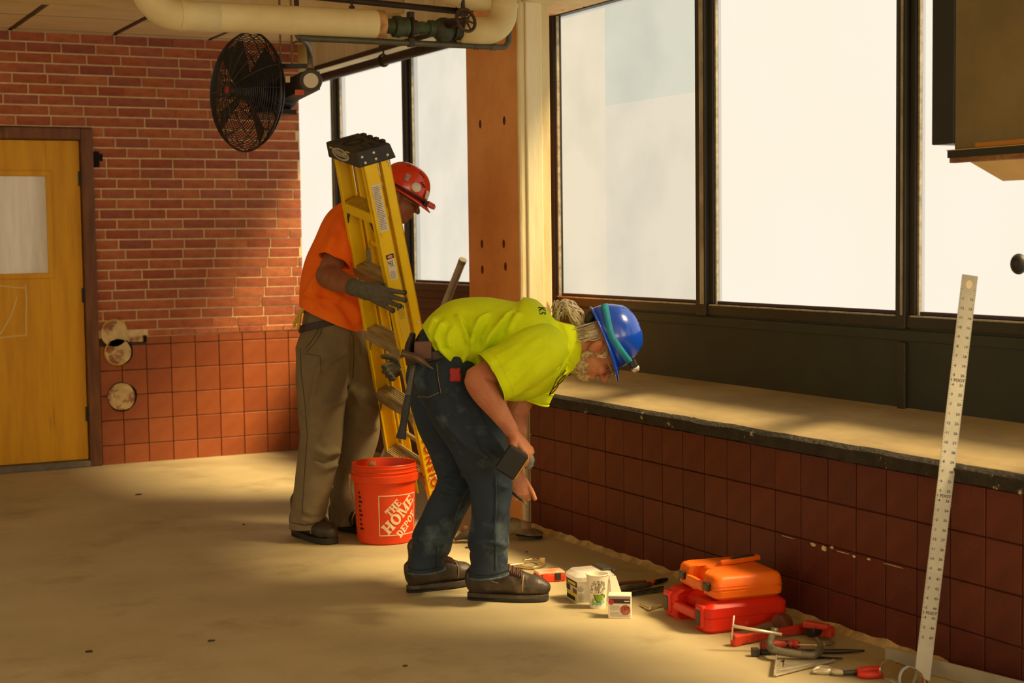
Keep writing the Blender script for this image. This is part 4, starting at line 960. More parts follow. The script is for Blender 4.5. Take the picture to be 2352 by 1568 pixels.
for i, (x, y) in enumerate(((-.02, .0), (.0, .03), (.03, -.02), (.02, .04), (-.03, -.03), (.035, .01))):
    q = MB(); q.ell((x, y, .022 + .012 * (i % 3)), np.diag([.018, .016, .012]), 8, 6)
    tag(obj('packet', xf(q, TM), mat('packet_orange', S(220, 120, 60), rough=.6) if i % 2 else mat('packet_grey', S(150, 146, 138), rough=.5)), '%s packet of fixings inside the clear tub' % ('orange' if i % 2 else 'grey'), 'packet', 'packets inside the clear tub')

# ------------------------------------------------------------------ paper cup
cc = np.array(onz(1373, 1394)); cup = empty('paper_cup', frame(cc, A_H, B_H, UP), label='white paper cup printed with a green coffee cup, in front of the clear tub', cat='cup')
Hc, r0c, r1c = .128, .030, .0425
m_paper = mat('white_paper', S(240, 230, 206), rough=.7)
cr = lambda z: r0c + (r1c - r0c) * z / Hc
q = MB(); q.lathe([(.001, .006), (r0c - .002, .006), (r0c, 0), (r1c, Hc), (r1c - .0015, Hc), (r0c - .001, .008), (.001, .008)], 32, caps=False); body = obj('cup_wall', q, m_paper, cup, auto=40)
q = MB(); q.tube([(r1c * math.cos(t), r1c * math.sin(t), Hc) for t in np.linspace(0, 6.283, 33)[:-1]], .0022, 8, closed=True); obj('rolled_rim', q, m_paper, cup, smooth=True)
def cwrap(mb_, eps=.0006):
    out = []
    for x, y, z in mb_.v: R = cr(y) + eps + z; a = x / cr(y); out.append((R * math.sin(a), -R * math.cos(a), y))
    mb_.v = out; return mb_
def cpoly(pts, m, name, eps=.0006):
    n = len(pts); cx = sum(p[0] for p in pts) / n; cy = sum(p[1] for p in pts) / n
    q = MB(); q.add([(cx, cy, 0)] + [(cx + (x - cx) * .5, cy + (y - cy) * .5, 0) for x, y in pts] + [(x, y, 0) for x, y in pts], [(0, 1 + i, 1 + (i + 1) % n) for i in range(n)] + [(1 + i, 1 + n + i, 1 + n + (i + 1) % n, 1 + (i + 1) % n) for i in range(n)])
    return obj(name, cwrap(q, eps), m, cup)
gr, dk = mat('green_print', S(126, 168, 40), rough=.7), mat('brown_print', S(70, 60, 44), rough=.7)
cpoly([(-.024, .012), (-.022, .030), (.0, .026), (.024, .034), (.026, .022), (.010, .014), (-.01, .010)], mat('teal_print', S(130, 186, 182), rough=.7), 'wash_print')
cpoly([(-.027, .012), (-.020, .014), (-.014, .035), (-.020, .042), (-.027, .030)], mat('leaf_print', S(150, 186, 90), rough=.7), 'wash_print', .0007)
cpoly([(-.018, .056), (-.012, .034), (-.004, .026), (.008, .026), (.016, .036), (.019, .060), (.0, .054)], dk, 'cup_shadow_print', .0010)
cpoly([(-.014, .054), (-.008, .034), (-.001, .028), (.009, .028), (.016, .038), (.018, .057), (.0, .052)], gr, 'green_cup_print', .0014)
q = MB(); q.tube([(.017 + .009 * math.cos(t), .048 + .009 * math.sin(t), .001) for t in np.linspace(-1.4, 1.6, 10)], .0015, 5); obj('cup_ear_print', cwrap(q), gr, cup)
q = MB()
for (x, y, s, r_) in ((-.006, .078, 1, .010), (.008, .088, -1, .008), (-.018, .094, 1, .008), (.018, .100, 1, .007), (.024, .078, -1, .006), (-.024, .074, -1, .006), (.0, .104, 1, .006)):
    q.tube([(x + s * r_ * (1 - k / 16) * math.cos(k * .62), y + r_ * (1 - k / 16) * math.sin(k * .62), .0008) for k in range(15)], .0007, 4)
    q.tube([(x + s * r_, y, .0008), (x + s * r_ * 1.1, y - .012, .0008), (x * .4, .062, .0008)], .0006, 4)
for (x, y) in ((-.015, .106), (.012, .106), (.022, .092), (-.026, .086), (.002, .096), (-.010, .098)): q.ell((x, y, .0005), np.diag([.0022, .003, .0006]), 6, 4)
obj('scroll_print', cwrap(q), dk, cup)

# ------------------------------------------------------------------ little carton
pA, pB_ = np.array(onz(1397, 1420)), np.array(onz(1449, 1421)); kx = nrm(pB_ - pA); kx[2] = 0; ky = np.cross(UP, kx); kw = np.linalg.norm(pB_ - pA); kh = .086
if ky @ B_H < 0: ky = -ky
KM = frame(pA, kx, np.cross(UP, kx), UP)
car = empty('carton', KM, label='small white cardboard carton with dark band and round red picture beside the paper cup', cat='box')
q = MB(); q.box((0, 0, 0), (kw, .06, kh)); obj('carton_body', q, mat('white_card', S(232, 222, 200), S(222, 210, 186), scale=10, rough=.7), car, bevel=.001)
FK = frame((0, -.0008, 0), (1, 0, 0), (0, 0, 1), (0, -1, 0))
def kq(name, a, m, z=0): q = MB(); q.box((a[0] * kw, a[1] * kh, z), (a[2] * kw, a[3] * kh, z + .0005)); return obj(name, xf(q, FK), m, car)
kq('dark_band', (.05, .66, .98, .86), mat('maroon_print', S(58, 30, 30), rough=.6)); kq('purple_band', (.0, .88, 1, .95), mat('mauve_print', S(150, 120, 130), rough=.6))
kq('white_title', (.72, .74, .94, .78), m_lab, .0006)
def disc(cx, cy, r_, m, name, z=0): q = MB(); q.add([(cx * kw + r_ * math.cos(2 * math.pi * k / 24), cy * kh + r_ * math.sin(2 * math.pi * k / 24), .0006 + z) for k in range(24)], [tuple(range(24))]); obj(name, xf(q, FK), m, car)
m_red = mat('red_print', S(178, 40, 30), rough=.6)
disc(.14, .72, .010, m_red, 'red_emblem', .0007); disc(.76, .38, .0185, m_red, 'round_picture'); disc(.76, .38, .0165, mat('copper_picture', S(190, 110, 84), S(150, 80, 60), scale=80, rough=.6), 'round_picture', .0005)
q = text_mesh('15/7', .016, .0005); xf(q, Matrix.Translation((.76 * kw, .43 * kh, .0016))); obj('picture_lettering', xf(q, FK), mat('dark_red_print', S(110, 30, 26), rough=.6), car)
q = MB()
for k in range(9):
    if k != 4: q.box((.08 * kw, (.54 - k * .055) * kh, .0002), ((.5 + .08 * ((k * 7) % 3) / 3) * kw if k < 7 else .9 * kw, (.562 - k * .055) * kh, .0006))
obj('small_print', xf(q, FK), mat('pale_grey_print', S(170, 166, 154), rough=.7), car)
V = [(kw * .1, .055, kh), (kw * .55, .055, kh), (kw * .28, .085, kh + .055), (-kw * .0, .085, kh + .055)]
q = MB(); q.add(V + [(x, y + .001, z) for x, y, z in V], [(0, 1, 2, 3), (7, 6, 5, 4), (0, 4, 5, 1), (1, 5, 6, 2), (2, 6, 7, 3), (3, 7, 4, 0)]); obj('open_flap', q, _mats['white_card'], car)

# ------------------------------------------------------------------ small orange-red organiser box
pA, pB_ = np.array(onz(1236, 1339)), np.array(onz(1290, 1335)); ox = nrm(pB_ - pA); oy = np.cross(UP, ox)
if oy @ B_H < 0: oy = -oy
ow = .118
OM = frame(pA, ox, np.cross(UP, ox), UP)
org = empty('organiser_box', OM, label='flat orange-red organiser box with clear lid just behind the front boot', cat='box')
q = MB(); q.box((0, 0, 0), (ow, .075, .030)); obj('base', q, mat('red_orange_plastic', S(228, 60, 20), rough=.4), org, bevel=.005)
q = MB(); q.box((.002, .002, .030), (ow - .002, .073, .042)); obj('clear_lid', q, mat('tinted_clear_lid', S(240, 140, 100), S(236, 190, 160), scale=20, rough=.2, spec=.5), org, bevel=.004)
for x in (.03, .085): q = MB(); q.box((x - .012, -.004, .008), (x + .012, .004, .036)); obj('latch', q, m_latch if x > .05 else _mats['red_orange_plastic'], org, bevel=.002)
# thin screwdriver tip behind the boot
a, b = np.array(onz(1192, 1333, .008)), np.array(onz(1237, 1330, .010)); sd = empty('nut_driver', label='slim nut driver lying between the front boot and the orange-red box', cat='screwdriver')
q = MB(); q.tube([a, b], .0045, 8); obj('shaft', q, m_riv, sd); q = MB(); q.tube([a - (b - a) * .5, a], .010, 10); obj('handle', q, m_latch, sd, smooth=True)

# ------------------------------------------------------------------ locking pliers / long-reach clamp (bright)
m_brass = mat('nickel_plated_steel', S(236, 214, 160), S(206, 180, 124), scale=20, rough=.3, metal=.8)
def F0p(px, py, z=.008): return np.array(onz(px, py, z))
def tool_tube(name, pix, rad, m, par, z=.008, n=8, flat=None):
    p, r_ = catmull([F0p(*t, z=z) if len(t) == 2 else np.array(onz(*t)) for t in pix], [rad] * len(pix) if np.isscalar(rad) else rad, 4)
    q = MB(); q.tube(p, r_, n); return obj(name, q, m, par, smooth=True)
pl1 = empty('locking_pliers', label='shiny nickel locking pliers lying behind the worker\'s front leg', cat='pliers')
tool_tube('handle', [(1150, 1302), (1185, 1300), (1210, 1303), (1230, 1303), (1253, 1297)], [.007, .008, .006, .007, .004], m_brass, pl1)
tool_tube('lever', [(1150, 1299), (1180, 1297), (1208, 1293)], [.006, .007, .004], m_brass, pl1, z=.016)
tool_tube('jaw', [(1201, 1287), (1226, 1284), (1240, 1289)], [.005, .005, .006], m_brass, pl1, z=.014)
c = F0p(1246, 1290, .018); q = MB(); q.box((-.012, -.01, -.012), (.012, .01, .018), frame(c, A_H, B_H, UP)); obj('swivel_pad', q, m_brass, pl1, bevel=.003)

# ------------------------------------------------------------------ black-handled tools by the tub
m_grip = mat('brown_rubber_grip', S(92, 76, 50), S(70, 56, 36), scale=20, rough=.7)
k2 = empty('folding_saw', label='brown-gripped folding tool with an orange jaw end, behind the clear tub', cat='hand tool')
tool_tube('handle', [(1418, 1353), (1440, 1349), (1470, 1345), (1494, 1341)], [.012, .014, .013, .011], m_grip, k2, z=.014, n=10)
tool_tube('upper_handle', [(1418, 1341), (1450, 1337), (1484, 1334)], [.008, .007, .004], mat('red_brown_grip', S(120, 62, 34), rough=.6), k2, z=.014)
tool_tube('jaw', [(1490, 1338), (1505, 1334), (1514, 1333)], [.010, .009, .006], m_case_o, k2, z=.014)
tool_tube('tip', [(1503, 1337), (1520, 1333), (1532, 1330)], [.010, .010, .007], m_black, k2, z=.012)
for i, (a, b) in enumerate((((1424, 1366), (1524, 1349)), ((1430, 1368), (1524, 1353)), ((1428, 1371), (1524, 1357)), ((1446, 1361), (1524, 1346)))):
    q = MB(); p0, p1 = F0p(*a, z=.004), F0p(*b, z=.005); q.bar(p0, p1, np.cross(nrm(p1 - p0), UP), UP, .007, .003); o = obj('hacksaw_blade', q, mat('blue_grey_steel', S(84, 88, 92), S(62, 64, 66), scale=30, rough=.4, metal=.6))
    tag(o, 'thin blue-grey hacksaw blade, %s of the bundle left of the tool cases' % ('second from the back', 'third from the back', 'nearest the carton', 'rearmost')[i], 'saw blade', 'bundle of saw blades')
lw = empty('brass_wrench', label='small brass-coloured jointed wrench lying against the red case\'s left end', cat='wrench')
tool_tube('arm', [(1470, 1388), (1482, 1394), (1490, 1399)], [.004, .005, .006], m_brass, lw, z=.006); tool_tube('handle', [(1490, 1399), (1505, 1393), (1522, 1389)], [.006, .007, .007], m_brass, lw, z=.008)

# ------------------------------------------------------------------ pile of tools right of the cases
m_redt = mat('worn_red_paint', S(206, 58, 22), S(176, 42, 18), scale=9, rough=.5, c3=S(60, 40, 28), c3scale=14, c3lo=.58, c3hi=.7)
wr = empty('pipe_wrench', label='large worn red pipe wrench lying among the tools by the wall', cat='wrench')
p0, p1 = np.array(onz(1688, 1470, .02)), np.array(onz(1858, 1440, .022)); dw = nrm(p1 - p0); sw = np.cross(UP, dw)
q = MB(); q.bar(p0, p0 + (p1 - p0) * .5, UP, sw, .036, .022, .026, .016); q.bar(p0 + (p1 - p0) * .5, p1, UP, sw, .026, .016, .034, .022); obj('handle', q, m_redt, wr, bevel=.005)
q = MB(); q.bar(p0 - dw * .012, p0 + dw * .022, UP, sw, .042, .030); obj('handle_end', q, m_redt, wr, bevel=.008)
e0 = np.array(onz(1852, 1440, .03)); e1_ = np.array(onz(1914, 1452, .03)); q = MB(); q.bar(e0, e1_, UP, np.cross(UP, nrm(e1_ - e0)), .045, .035, .04, .03); obj('heel_jaw', q, m_redt, wr, bevel=.008)
e0 = np.array(onz(1848, 1432, .055)); e1_ = np.array(onz(1905, 1440, .06)); q = MB(); q.bar(e0, e1_, UP, np.cross(UP, nrm(e1_ - e0)), .025, .03, .018, .025); obj('hook_jaw', q, m_redt, wr, bevel=.006)
q = MB(); c = np.array(onz(1868, 1446, .035)); q.lathe([(.022, -.02), (.024, -.015), (.024, .015), (.022, .02)], 16, axis_frame(c, dw)); obj('knurled_nut', q, m_black, wr)
hd = empty('hole_saw_drill', label='grey hand tool with a rusty cup-shaped hole saw head lying against the red case', cat='hand tool')
tool_tube('body', [(1728, 1450), (1745, 1444), (1775, 1435), (1790, 1431)], [.012, .015, .017, .015], mat('faded_red_grey', S(130, 80, 58), S(104, 92, 72), scale=10, rough=.6), hd, z=.024, n=12)
c = np.array(onz(1788, 1434, .036)); hx = nrm(np.array(onz(1808, 1428, .036)) - c); q = MB(); q.lathe([(.001, 0), (.034, .002), (.037, .02), (.037, .03), (.030, .032), (.029, .045), (.012, .05), (.001, .05)], 24, axis_frame(c, hx)); obj('saw_cup', q, mat('rusty_cup', S(134, 62, 30), S(84, 48, 30), scale=14, rough=.6, metal=.3), hd, auto=40)
q = MB(); q.tube([c + hx * .04, c + hx * .075], .004, 8); obj('pilot_bit', q, m_riv, hd)
# C clamp
m_cast = mat('cast_grey_iron', S(128, 120, 96), S(96, 90, 70), scale=30, rough=.45, metal=.5, bump=.2, bscale=120)
cp = empty('c_clamp', label='grey cast-iron C-clamp with a silver screw lying on the red wrench', cat='clamp')
pix = [(1777, 1450, .062), (1771, 1468, .05), (1768, 1482, .040), (1776, 1491, .035), (1800, 1497, .03), (1850, 1504, .022), (1872, 1503, .022), (1883, 1492, .028), (1883, 1478, .036), (1875, 1466, .045)]
p, r_ = catmull([np.array(onz(*t)) for t in pix], [(.012, .011), (.013, .012), (.014, .013), (.015, .014), (.014, .013), (.014, .013), (.014, .013), (.013, .012), (.011, .010), (.008, .008)], 4)
q = MB(); q.tube(p, r_, 10, side=B_H); obj('frame', q, m_cast, cp, smooth=True)
q = MB(); a, b = np.array(onz(1683, 1437, .085)), np.array(onz(1796, 1457, .060)); q.tube([a, b], .0055, 10); obj('screw', q, m_riv, cp, smooth=True)
q = MB(); q.tube([a + UP * .035 + A_H * .004, a - UP * .048 - A_H * .004], .003, 8); obj('tommy_bar', q, m_riv, cp, smooth=True)
q = MB(); c = np.array(onz(1778, 1449, .066)); q.tube([c - nrm(b - a) * .012, c + nrm(b - a) * .012], .013, 12); obj('screw_boss', q, m_cast, cp, smooth=True)
# screwdriver
sv = empty('screwdriver', label='red and black screwdriver lying under the C-clamp', cat='screwdriver')
tool_tube('handle', [(1748, 1483), (1760, 1482), (1790, 1479), (1808, 1478), (1822, 1477), (1832, 1480)], [.014, .015, .015, .012, .015, .013], mat('red_black_grip', S(40, 34, 30), S(196, 60, 36), scale=16, rough=.5, lo=.45, hi=.5, stretch=(1, 1, .4)), sv, z=.016, n=12)
tool_tube('shaft', [(1830, 1480), (1872, 1481), (1895, 1480)], .003, m_riv, sv, z=.016); tool_tube('tip', [(1893, 1480), (1905, 1478), (1916, 1476)], [.003, .007, .006], m_cast, sv, z=.012)
# pry bar
pb = empty('pry_bar', label='long black steel pry bar lying flat beneath the C-clamp', cat='pry bar')
tool_tube('bar', [(1745, 1497), (1775, 1497), (1850, 1496), (1930, 1495), (1985, 1494)], [.010, .008, .008, .008, .004], m_black, pb, z=.010)
c = F0p(1735, 1497, .014); q = MB(); q.box((-.014, -.012, -.013), (.012, .012, .014), frame(c, A_H, B_H, UP)); obj('claw_head', q, mat('worn_black_steel', S(74, 64, 46), S(40, 36, 28), scale=20, rough=.5, metal=.3), pb, bevel=.003)
a, b = F0p(1870, 1512, .006), F0p(1935, 1513, .006)
q = MB(); w_ = np.cross(UP, nrm(b - a)); q.add([a + w_ * .018, a - w_ * .018, b - w_ * .003, b + w_ * .003] + [x + UP * .004 for x in (a + w_ * .018, a - w_ * .018, b - w_ * .003, b + w_ * .003)], [(0, 3, 2, 1), (4, 5, 6, 7), (0, 1, 5, 4), (1, 2, 6, 5), (2, 3, 7, 6), (3, 0, 4, 7)])
tag(obj('putty_blade', q, m_black), 'dark pointed scraper blade on the floor just behind the speed square', 'scraper')
# speed square: triangle with a raised fence and a slot
m_alum = mat('scuffed_aluminium', S(214, 204, 176), S(186, 176, 148), scale=24, rough=.4, metal=.6)
sA, sB, sC = np.array(onz(1779, 1555)), np.array(onz(1784, 1515)), np.array(onz(1917, 1520))
sq = empty('speed_square', label='triangular aluminium speed square with a slot, lying on the floor', cat='square')
n_ = UP
def plate(pts, t0, t1):
    q = MB(); q.prism([(float((p - sA) @ A_H), float((p - sA) @ B_H)) for p in pts], t0, t1, frame(sA, A_H, B_H, UP)); return q
ce = (sA + sB + sC) / 3
sl0, sl1 = sA + (sB - sA) * .35 + (sC - sA) * .08, sA + (sB - sA) * .80 + (sC - sA) * .08
u_, v_ = nrm(sB - sA), nrm(sC - sA)
in1 = [sl0, sl0 + v_ * .016, sl1 + v_ * .016, sl1]
# plate built as strips round the slot
for nm, P in (('plate', [sA, sA + (sC - sA) * .08, sl0, sl1, sB + (sC - sB) * .08, sB]), ('plate', [sA + (sC - sA) * .08 + (sB - sA) * 0, sA + (sC - sA) * .20, sl0 + v_ * .016, sl0]), ('plate', [sA + (sC - sA) * .20, sC, sB + (sC - sB) * .08, sl1, sl1 + v_ * .016, sl0 + v_ * .016])):
    obj(nm, plate(P, .004, .008), m_alum, sq)
q = MB(); q.bar(sA + UP * .012, sB + UP * .012, v_, UP, .006, .024); obj('fence', q, m_alum, sq, bevel=.002)
q = MB(); q.bar(sA + UP * .007, sC + UP * .007, UP, np.cross(UP, v_), .006, .012); q.bar(sA + (sB - sA) * .22 + v_ * .02 + UP * .008, sC - v_ * .05 + (sB - sA) * .08 + UP * .008, UP, np.cross(UP, v_), .002, .002); obj('scale_edge', q, m_alum, sq, bevel=.0015)
# pliers
ly = empty('lineman_pliers', label='pliers with red grips and bright jaws lying in front of the water bottle', cat='pliers')
for dz, off in ((0, -3), (1, 3)):
    tool_tube('jaw', [(1866, 1541 + off * .4), (1880, 1538 + off), (1900, 1539 + off * .9), (1912, 1541)], [.004, .011, .012, .009], m_alum, ly, z=.010, n=8)
tool_tube('pivot', [(1910, 1541), (1922, 1543), (1944, 1545)], [.009, .011, .006], m_alum, ly, z=.012)
tool_tube('neck', [(1936, 1545), (1955, 1544), (1972, 1543)], [.008, .009, .010], m_latch, ly, z=.012)
tool_tube('grip', [(1970, 1543), (1990, 1540), (2032, 1537)], [.012, .015, .013], mat('red_vinyl_grip', S(206, 44, 20), rough=.45), ly, z=.016, n=12)
tool_tube('grip', [(1972, 1548), (1990, 1550), (2030, 1548)], [.010, .012, .011], _mats['red_vinyl_grip'], ly, z=.013, n=12)
# water bottle lying on its side
m_pet = mat('clear_bottle_plastic', S(238, 228, 210), rough=.08, trans=1.0, spec=.5)
m_pet.node_tree.nodes['Principled BSDF'].inputs['IOR'].default_value = 1.12
b0, b1 = np.array(onz(2034, 1535, .033)), np.array(onz(2130, 1572, .03)); bd = nrm(b1 - b0)
bt = empty('water_bottle', label='empty clear plastic water bottle lying on its side by the steel T-square', cat='bottle')
prof = [(.001, 0), (.024, .0), (.031, .008)]
for k in range(7): prof += [(.032, .014 + k * .012), (.0295, .020 + k * .012)]
prof += [(.033, .10), (.034, .104), (.033, .108), (.033, .125), (.028, .145), (.018, .160), (.013, .168), (.013, .18), (.001, .18)]
q = MB(); q.lathe(prof, 28, axis_frame(b0, bd)); obj('bottle_shell', q, m_pet, bt, smooth=True)
q = MB(); q.lathe([(.0335, .098), (.0352, .100), (.0352, .108), (.0335, .11)], 28, axis_frame(b0, bd), caps=False); obj('label_band', q, mat('pale_blue_band', S(206, 204, 190), S(130, 150, 190), scale=8, rough=.5), bt, smooth=True)
# steel T-square leaning on the ledge
m_rule = mat('satin_aluminium_rule', S(172, 167, 148), S(156, 151, 132), scale=6, rough=.4, metal=.3)
rb, rt = np.array([3.332, 3.676, .004]), np.array([3.596, 3.754, 1.261])
rz = nrm(rt - rb); rx_ = A_H - rz * (A_H @ rz); rx_ = nrm(rx_); rn = np.cross(rz, rx_)
if rn @ (CAM - rb) < 0: rn = -rn
RW, RL = .050, float(np.linalg.norm(rt - rb))
tsq = empty('t_square', frame(rb, rx_, rz, rn if np.dot(np.cross(rx_, rz), rn) > 0 else -rn), label='tall aluminium drywall T-square leaning against the ledge at the right', cat='ruler')
q = MB(); q.prism([(-RW / 2, 0), (RW / 2, 0), (RW / 2, RL), (.008, RL), (.004, RL - .008), (-.004, RL - .008), (-.008, RL), (-RW / 2, RL)][:4] + [(-RW / 2, RL)], -.0015, .0015); obj('blade', q, m_rule, tsq)
sgn = 1 if np.dot(np.cross(rx_, rz), CAM - rb) > 0 else -1
q = MB(); q.add([(.010 * math.cos(2 * math.pi * k / 16), RL - .03 + .014 * math.sin(2 * math.pi * k / 16), .0017 * sgn) for k in range(16)], [tuple(range(16))]); obj('hanging_hole', q, mat('pale_hole', S(220, 206, 170), rough=.6), tsq)
q = MB(); qi = MB(); zf = .0017 * sgn
for k in range(1, 150):
    y = .10 + k * .0077
    if y > RL - .02: break
    ln = .009 if k % 4 == 0 else (.006 if k % 2 == 0 else .004)
    for s in (-1, 1): q.box((s * RW / 2 - (ln if s > 0 else 0), y - .0005, min(0, zf)), (s * RW / 2 + (ln if s < 0 else 0), y + .0005, max(0, zf)))
for k in range(1, 40):
    y = .10 + k * .0308
    if y > RL - .05: break
    for s in (-1, 1):
        t = text_mesh(str(k % 12 + 1 if s < 0 else (48 - k) % 48), .012, .0003); xf(t, Matrix.Translation((s * .013, y, zf * 1.05))); join(qi, t) if sgn > 0 else join(qi, xf(t, Matrix.Identity(4)))
    if k % 12 == 3: t = text_mesh('1 FOOT', .013, .0004); xf(t, Matrix.Translation((0, y + .015, zf * 1.05))); join(qi, t)
tag(obj('scale_ticks', q, m_inkb, tsq), kind='stuff'); tag(obj('scale_figures', qi, m_inkb, tsq), kind='stuff')
hA, hB_ = np.array(onz(2034, 1503, .028)), np.array([3.47, 3.32, .028])
hd_ = nrm(hB_ - hA); q = MB(); q.bar(hA, hB_, UP, np.cross(UP, hd_), .052, .004); hh = obj('head', q, m_rule); hh.parent = tsq; hh.matrix_parent_inverse = tsq.matrix_world.inverted()
# leaning conduit in the far bay
p1_, p0_ = np.array(onx(1063, 597, 3.62)), np.array(onx(1022, 700, 3.60)); d_ = p1_ - p0_; p00 = p0_ - d_ * (p0_[2] / d_[2]); 
ld = empty('leaning_pipe', label='grey metal pipe leaning upright in front of the far brown panel', cat='pipe')
q = MB(); q.tube([np.array([p00[0], p00[1], .006]), p1_], .021, 16); obj('pipe', q, mat('grey_galvanised', S(184, 176, 154), S(160, 152, 130), scale=10, rough=.45, metal=.2), ld, auto=50)
q = MB(); q.tube([p1_ - nrm(d_) * .02, p1_ + nrm(d_) * .004], .0222, 16); obj('cut_end', q, mat('bright_cut', S(160, 150, 124), rough=.4, metal=.5), ld)
# angle grinder on floor by wall end, and a dark tool behind the legs
gd = empty('angle_grinder', label='dusty grey angle grinder on the floor near the end of the tiled wall', cat='grinder')
g0, g1 = np.array(onz(1150, 1214, .05)), np.array(onz(1205, 1213, .05)); gx = nrm(g1 - g0); m_gr = mat('dusty_grinder', S(140, 122, 84), S(92, 80, 56), scale=14, rough=.6)
p, r_ = catmull([g0 - gx * .10, g0, (g0 + g1) / 2 + UP * .01, g1], [.026, .033, .042, .030], 5); q = MB(); q.tube(p, r_, 14); obj('motor_body', q, m_gr, gd, smooth=True)
q = MB(); q.tube([g1 - gx * .02 + UP * .008, g1 + gx * .03 + UP * .004], [.034, .024], 12); obj('gear_head', q, mat('rust_gear_head', S(126, 86, 56), S(150, 130, 92), scale=12, rough=.5), gd, smooth=True)
q = MB(); c = g1 + gx * .02; c = np.array([c[0], c[1], .014]); q.lathe([(.001, .006), (.062, .006), (.064, 0), (.001, 0)], 24, axis_frame(c, UP + A_H * .1)); obj('disc', q, m_black, gd, auto=40)
q = MB(); q.lathe([(.03, .012), (.066, .012), (.068, .02), (.05, .03), (.03, .034)], 24, axis_frame(c, UP + A_H * .1)); obj('guard', q, m_gr, gd, auto=40)
dt = empty('dust_nozzle', label='dark flattened shop tool on the floor seen between the worker\'s legs', cat='tool')
a, b = np.array(onz(1045, 1238, .015)), np.array(onz(1105, 1228, .035)); p, r_ = catmull([a, a + (b - a) * .4 + UP * .012, b], [(.006, .03), (.022, .03), (.03, .03)], 5); q = MB(); q.tube(p, r_, 12, side=UP); obj('nozzle', q, mat('dark_dusty_plastic', S(70, 62, 42), S(52, 46, 32), scale=12, rough=.6), dt, smooth=True)
q = MB(); c = np.array(onz(1064, 1222, .045)); q.tube([c, c + UP * .03 + A_H * .012], [.016, .012], 10); obj('spout', q, mat('rust_spout', S(110, 66, 38), rough=.6), dt, smooth=True)
# scraps on the floor
m_scrap = mat('dark_scrap', S(60, 52, 34), rough=.9)
rs = random.Random(5)
for i, (px, py, s) in enumerate(((318, 1136, .02), (486, 1472, .014), (1076, 1258, .018), (1210, 1268, .008), (930, 1530, .010), (560, 1205, .008), (205, 1497, .016))):
    c = np.array(onz(px, py)); P = [(s * rs.uniform(.6, 1.2) * math.cos(t), s * .7 * rs.uniform(.6, 1.2) * math.sin(t)) for t in np.linspace(0, 6.283, 8)[:-1]]
    q = MB(); q.prism(P, 0, .004, Matrix.Translation(Vector(c))); tag(obj('debris_chip', q, m_scrap), ('dark debris chip on the floor near the door', 'dark debris chip on the open floor in the bottom middle left', 'dark debris chip on the floor between the bending worker\'s legs', 'tiny debris chip on the floor behind the locking pliers', 'dark debris chip at the bottom edge below the bending worker', 'tiny debris chip on the floor left of the orange-shirted worker\'s boot', 'dark debris chip near the lower left corner of the floor')[i], 'debris', 'chips of debris on the floor')
# ------------------------------------------------------------------ people
m_skin = mat('weathered_skin', S(198, 132, 92), S(180, 108, 72), scale=9, rough=.55, sss=.12, bump=.15, bscale=120, c3=S(150, 84, 54), c3scale=14, c3lo=.6, c3hi=.8)
m_skin2 = mat('tanned_skin', S(150, 92, 58), S(130, 76, 46), scale=9, rough=.55, sss=.1, bump=.12, bscale=120)
m_beard = mat('grey_beard', S(206, 186, 138), S(150, 122, 80), scale=70, rough=.85, bump=.5, bscale=200, lo=.4, hi=.6)
m_hair = mat('grey_hair', S(226, 214, 186), S(176, 158, 124), scale=40, rough=.6)
m_yshirt = mat('hi_vis_yellow_cotton', S(218, 238, 14), S(208, 228, 8), scale=4, rough=.8, bump=.10, bscale=300, spec=.25)
m_oshirt = mat('hi_vis_orange_cotton', S(255, 122, 22), S(252, 108, 16), scale=4, rough=.8, bump=.10, bscale=300, spec=.25)
m_jean = mat('dark_denim', S(38, 54, 70), S(27, 39, 51), scale=5, rough=.85, bump=.25, bscale=220, c3=S(106, 128, 138), c3scale=5.0, c3lo=.54, c3hi=.80)
m_khaki = mat('olive_work_canvas', S(128, 112, 80), S(112, 97, 68), scale=5, rough=.9, bump=.2, bscale=260, c3=S(88, 76, 54), c3scale=3.5)
m_boot = mat('scuffed_brown_leather', S(78, 65, 50), S(54, 45, 35), scale=7, rough=.45, bump=.25, bscale=60, c3=S(124, 102, 74), c3scale=9, c3lo=.58, c3hi=.74)
m_boot_d = mat('dark_brown_leather', S(62, 48, 34), S(48, 37, 27), scale=7, rough=.55, bump=.2, bscale=60)
m_sole = mat('black_boot_sole', S(38, 33, 26), S(48, 42, 32), scale=20, rough=.8)
m_lace = mat('brown_lace', S(84, 48, 30), rough=.8)
m_belt = mat('dark_leather_belt', S(52, 36, 26), rough=.6)
m_stitch = mat('pale_stitching', S(176, 150, 100), rough=.8)

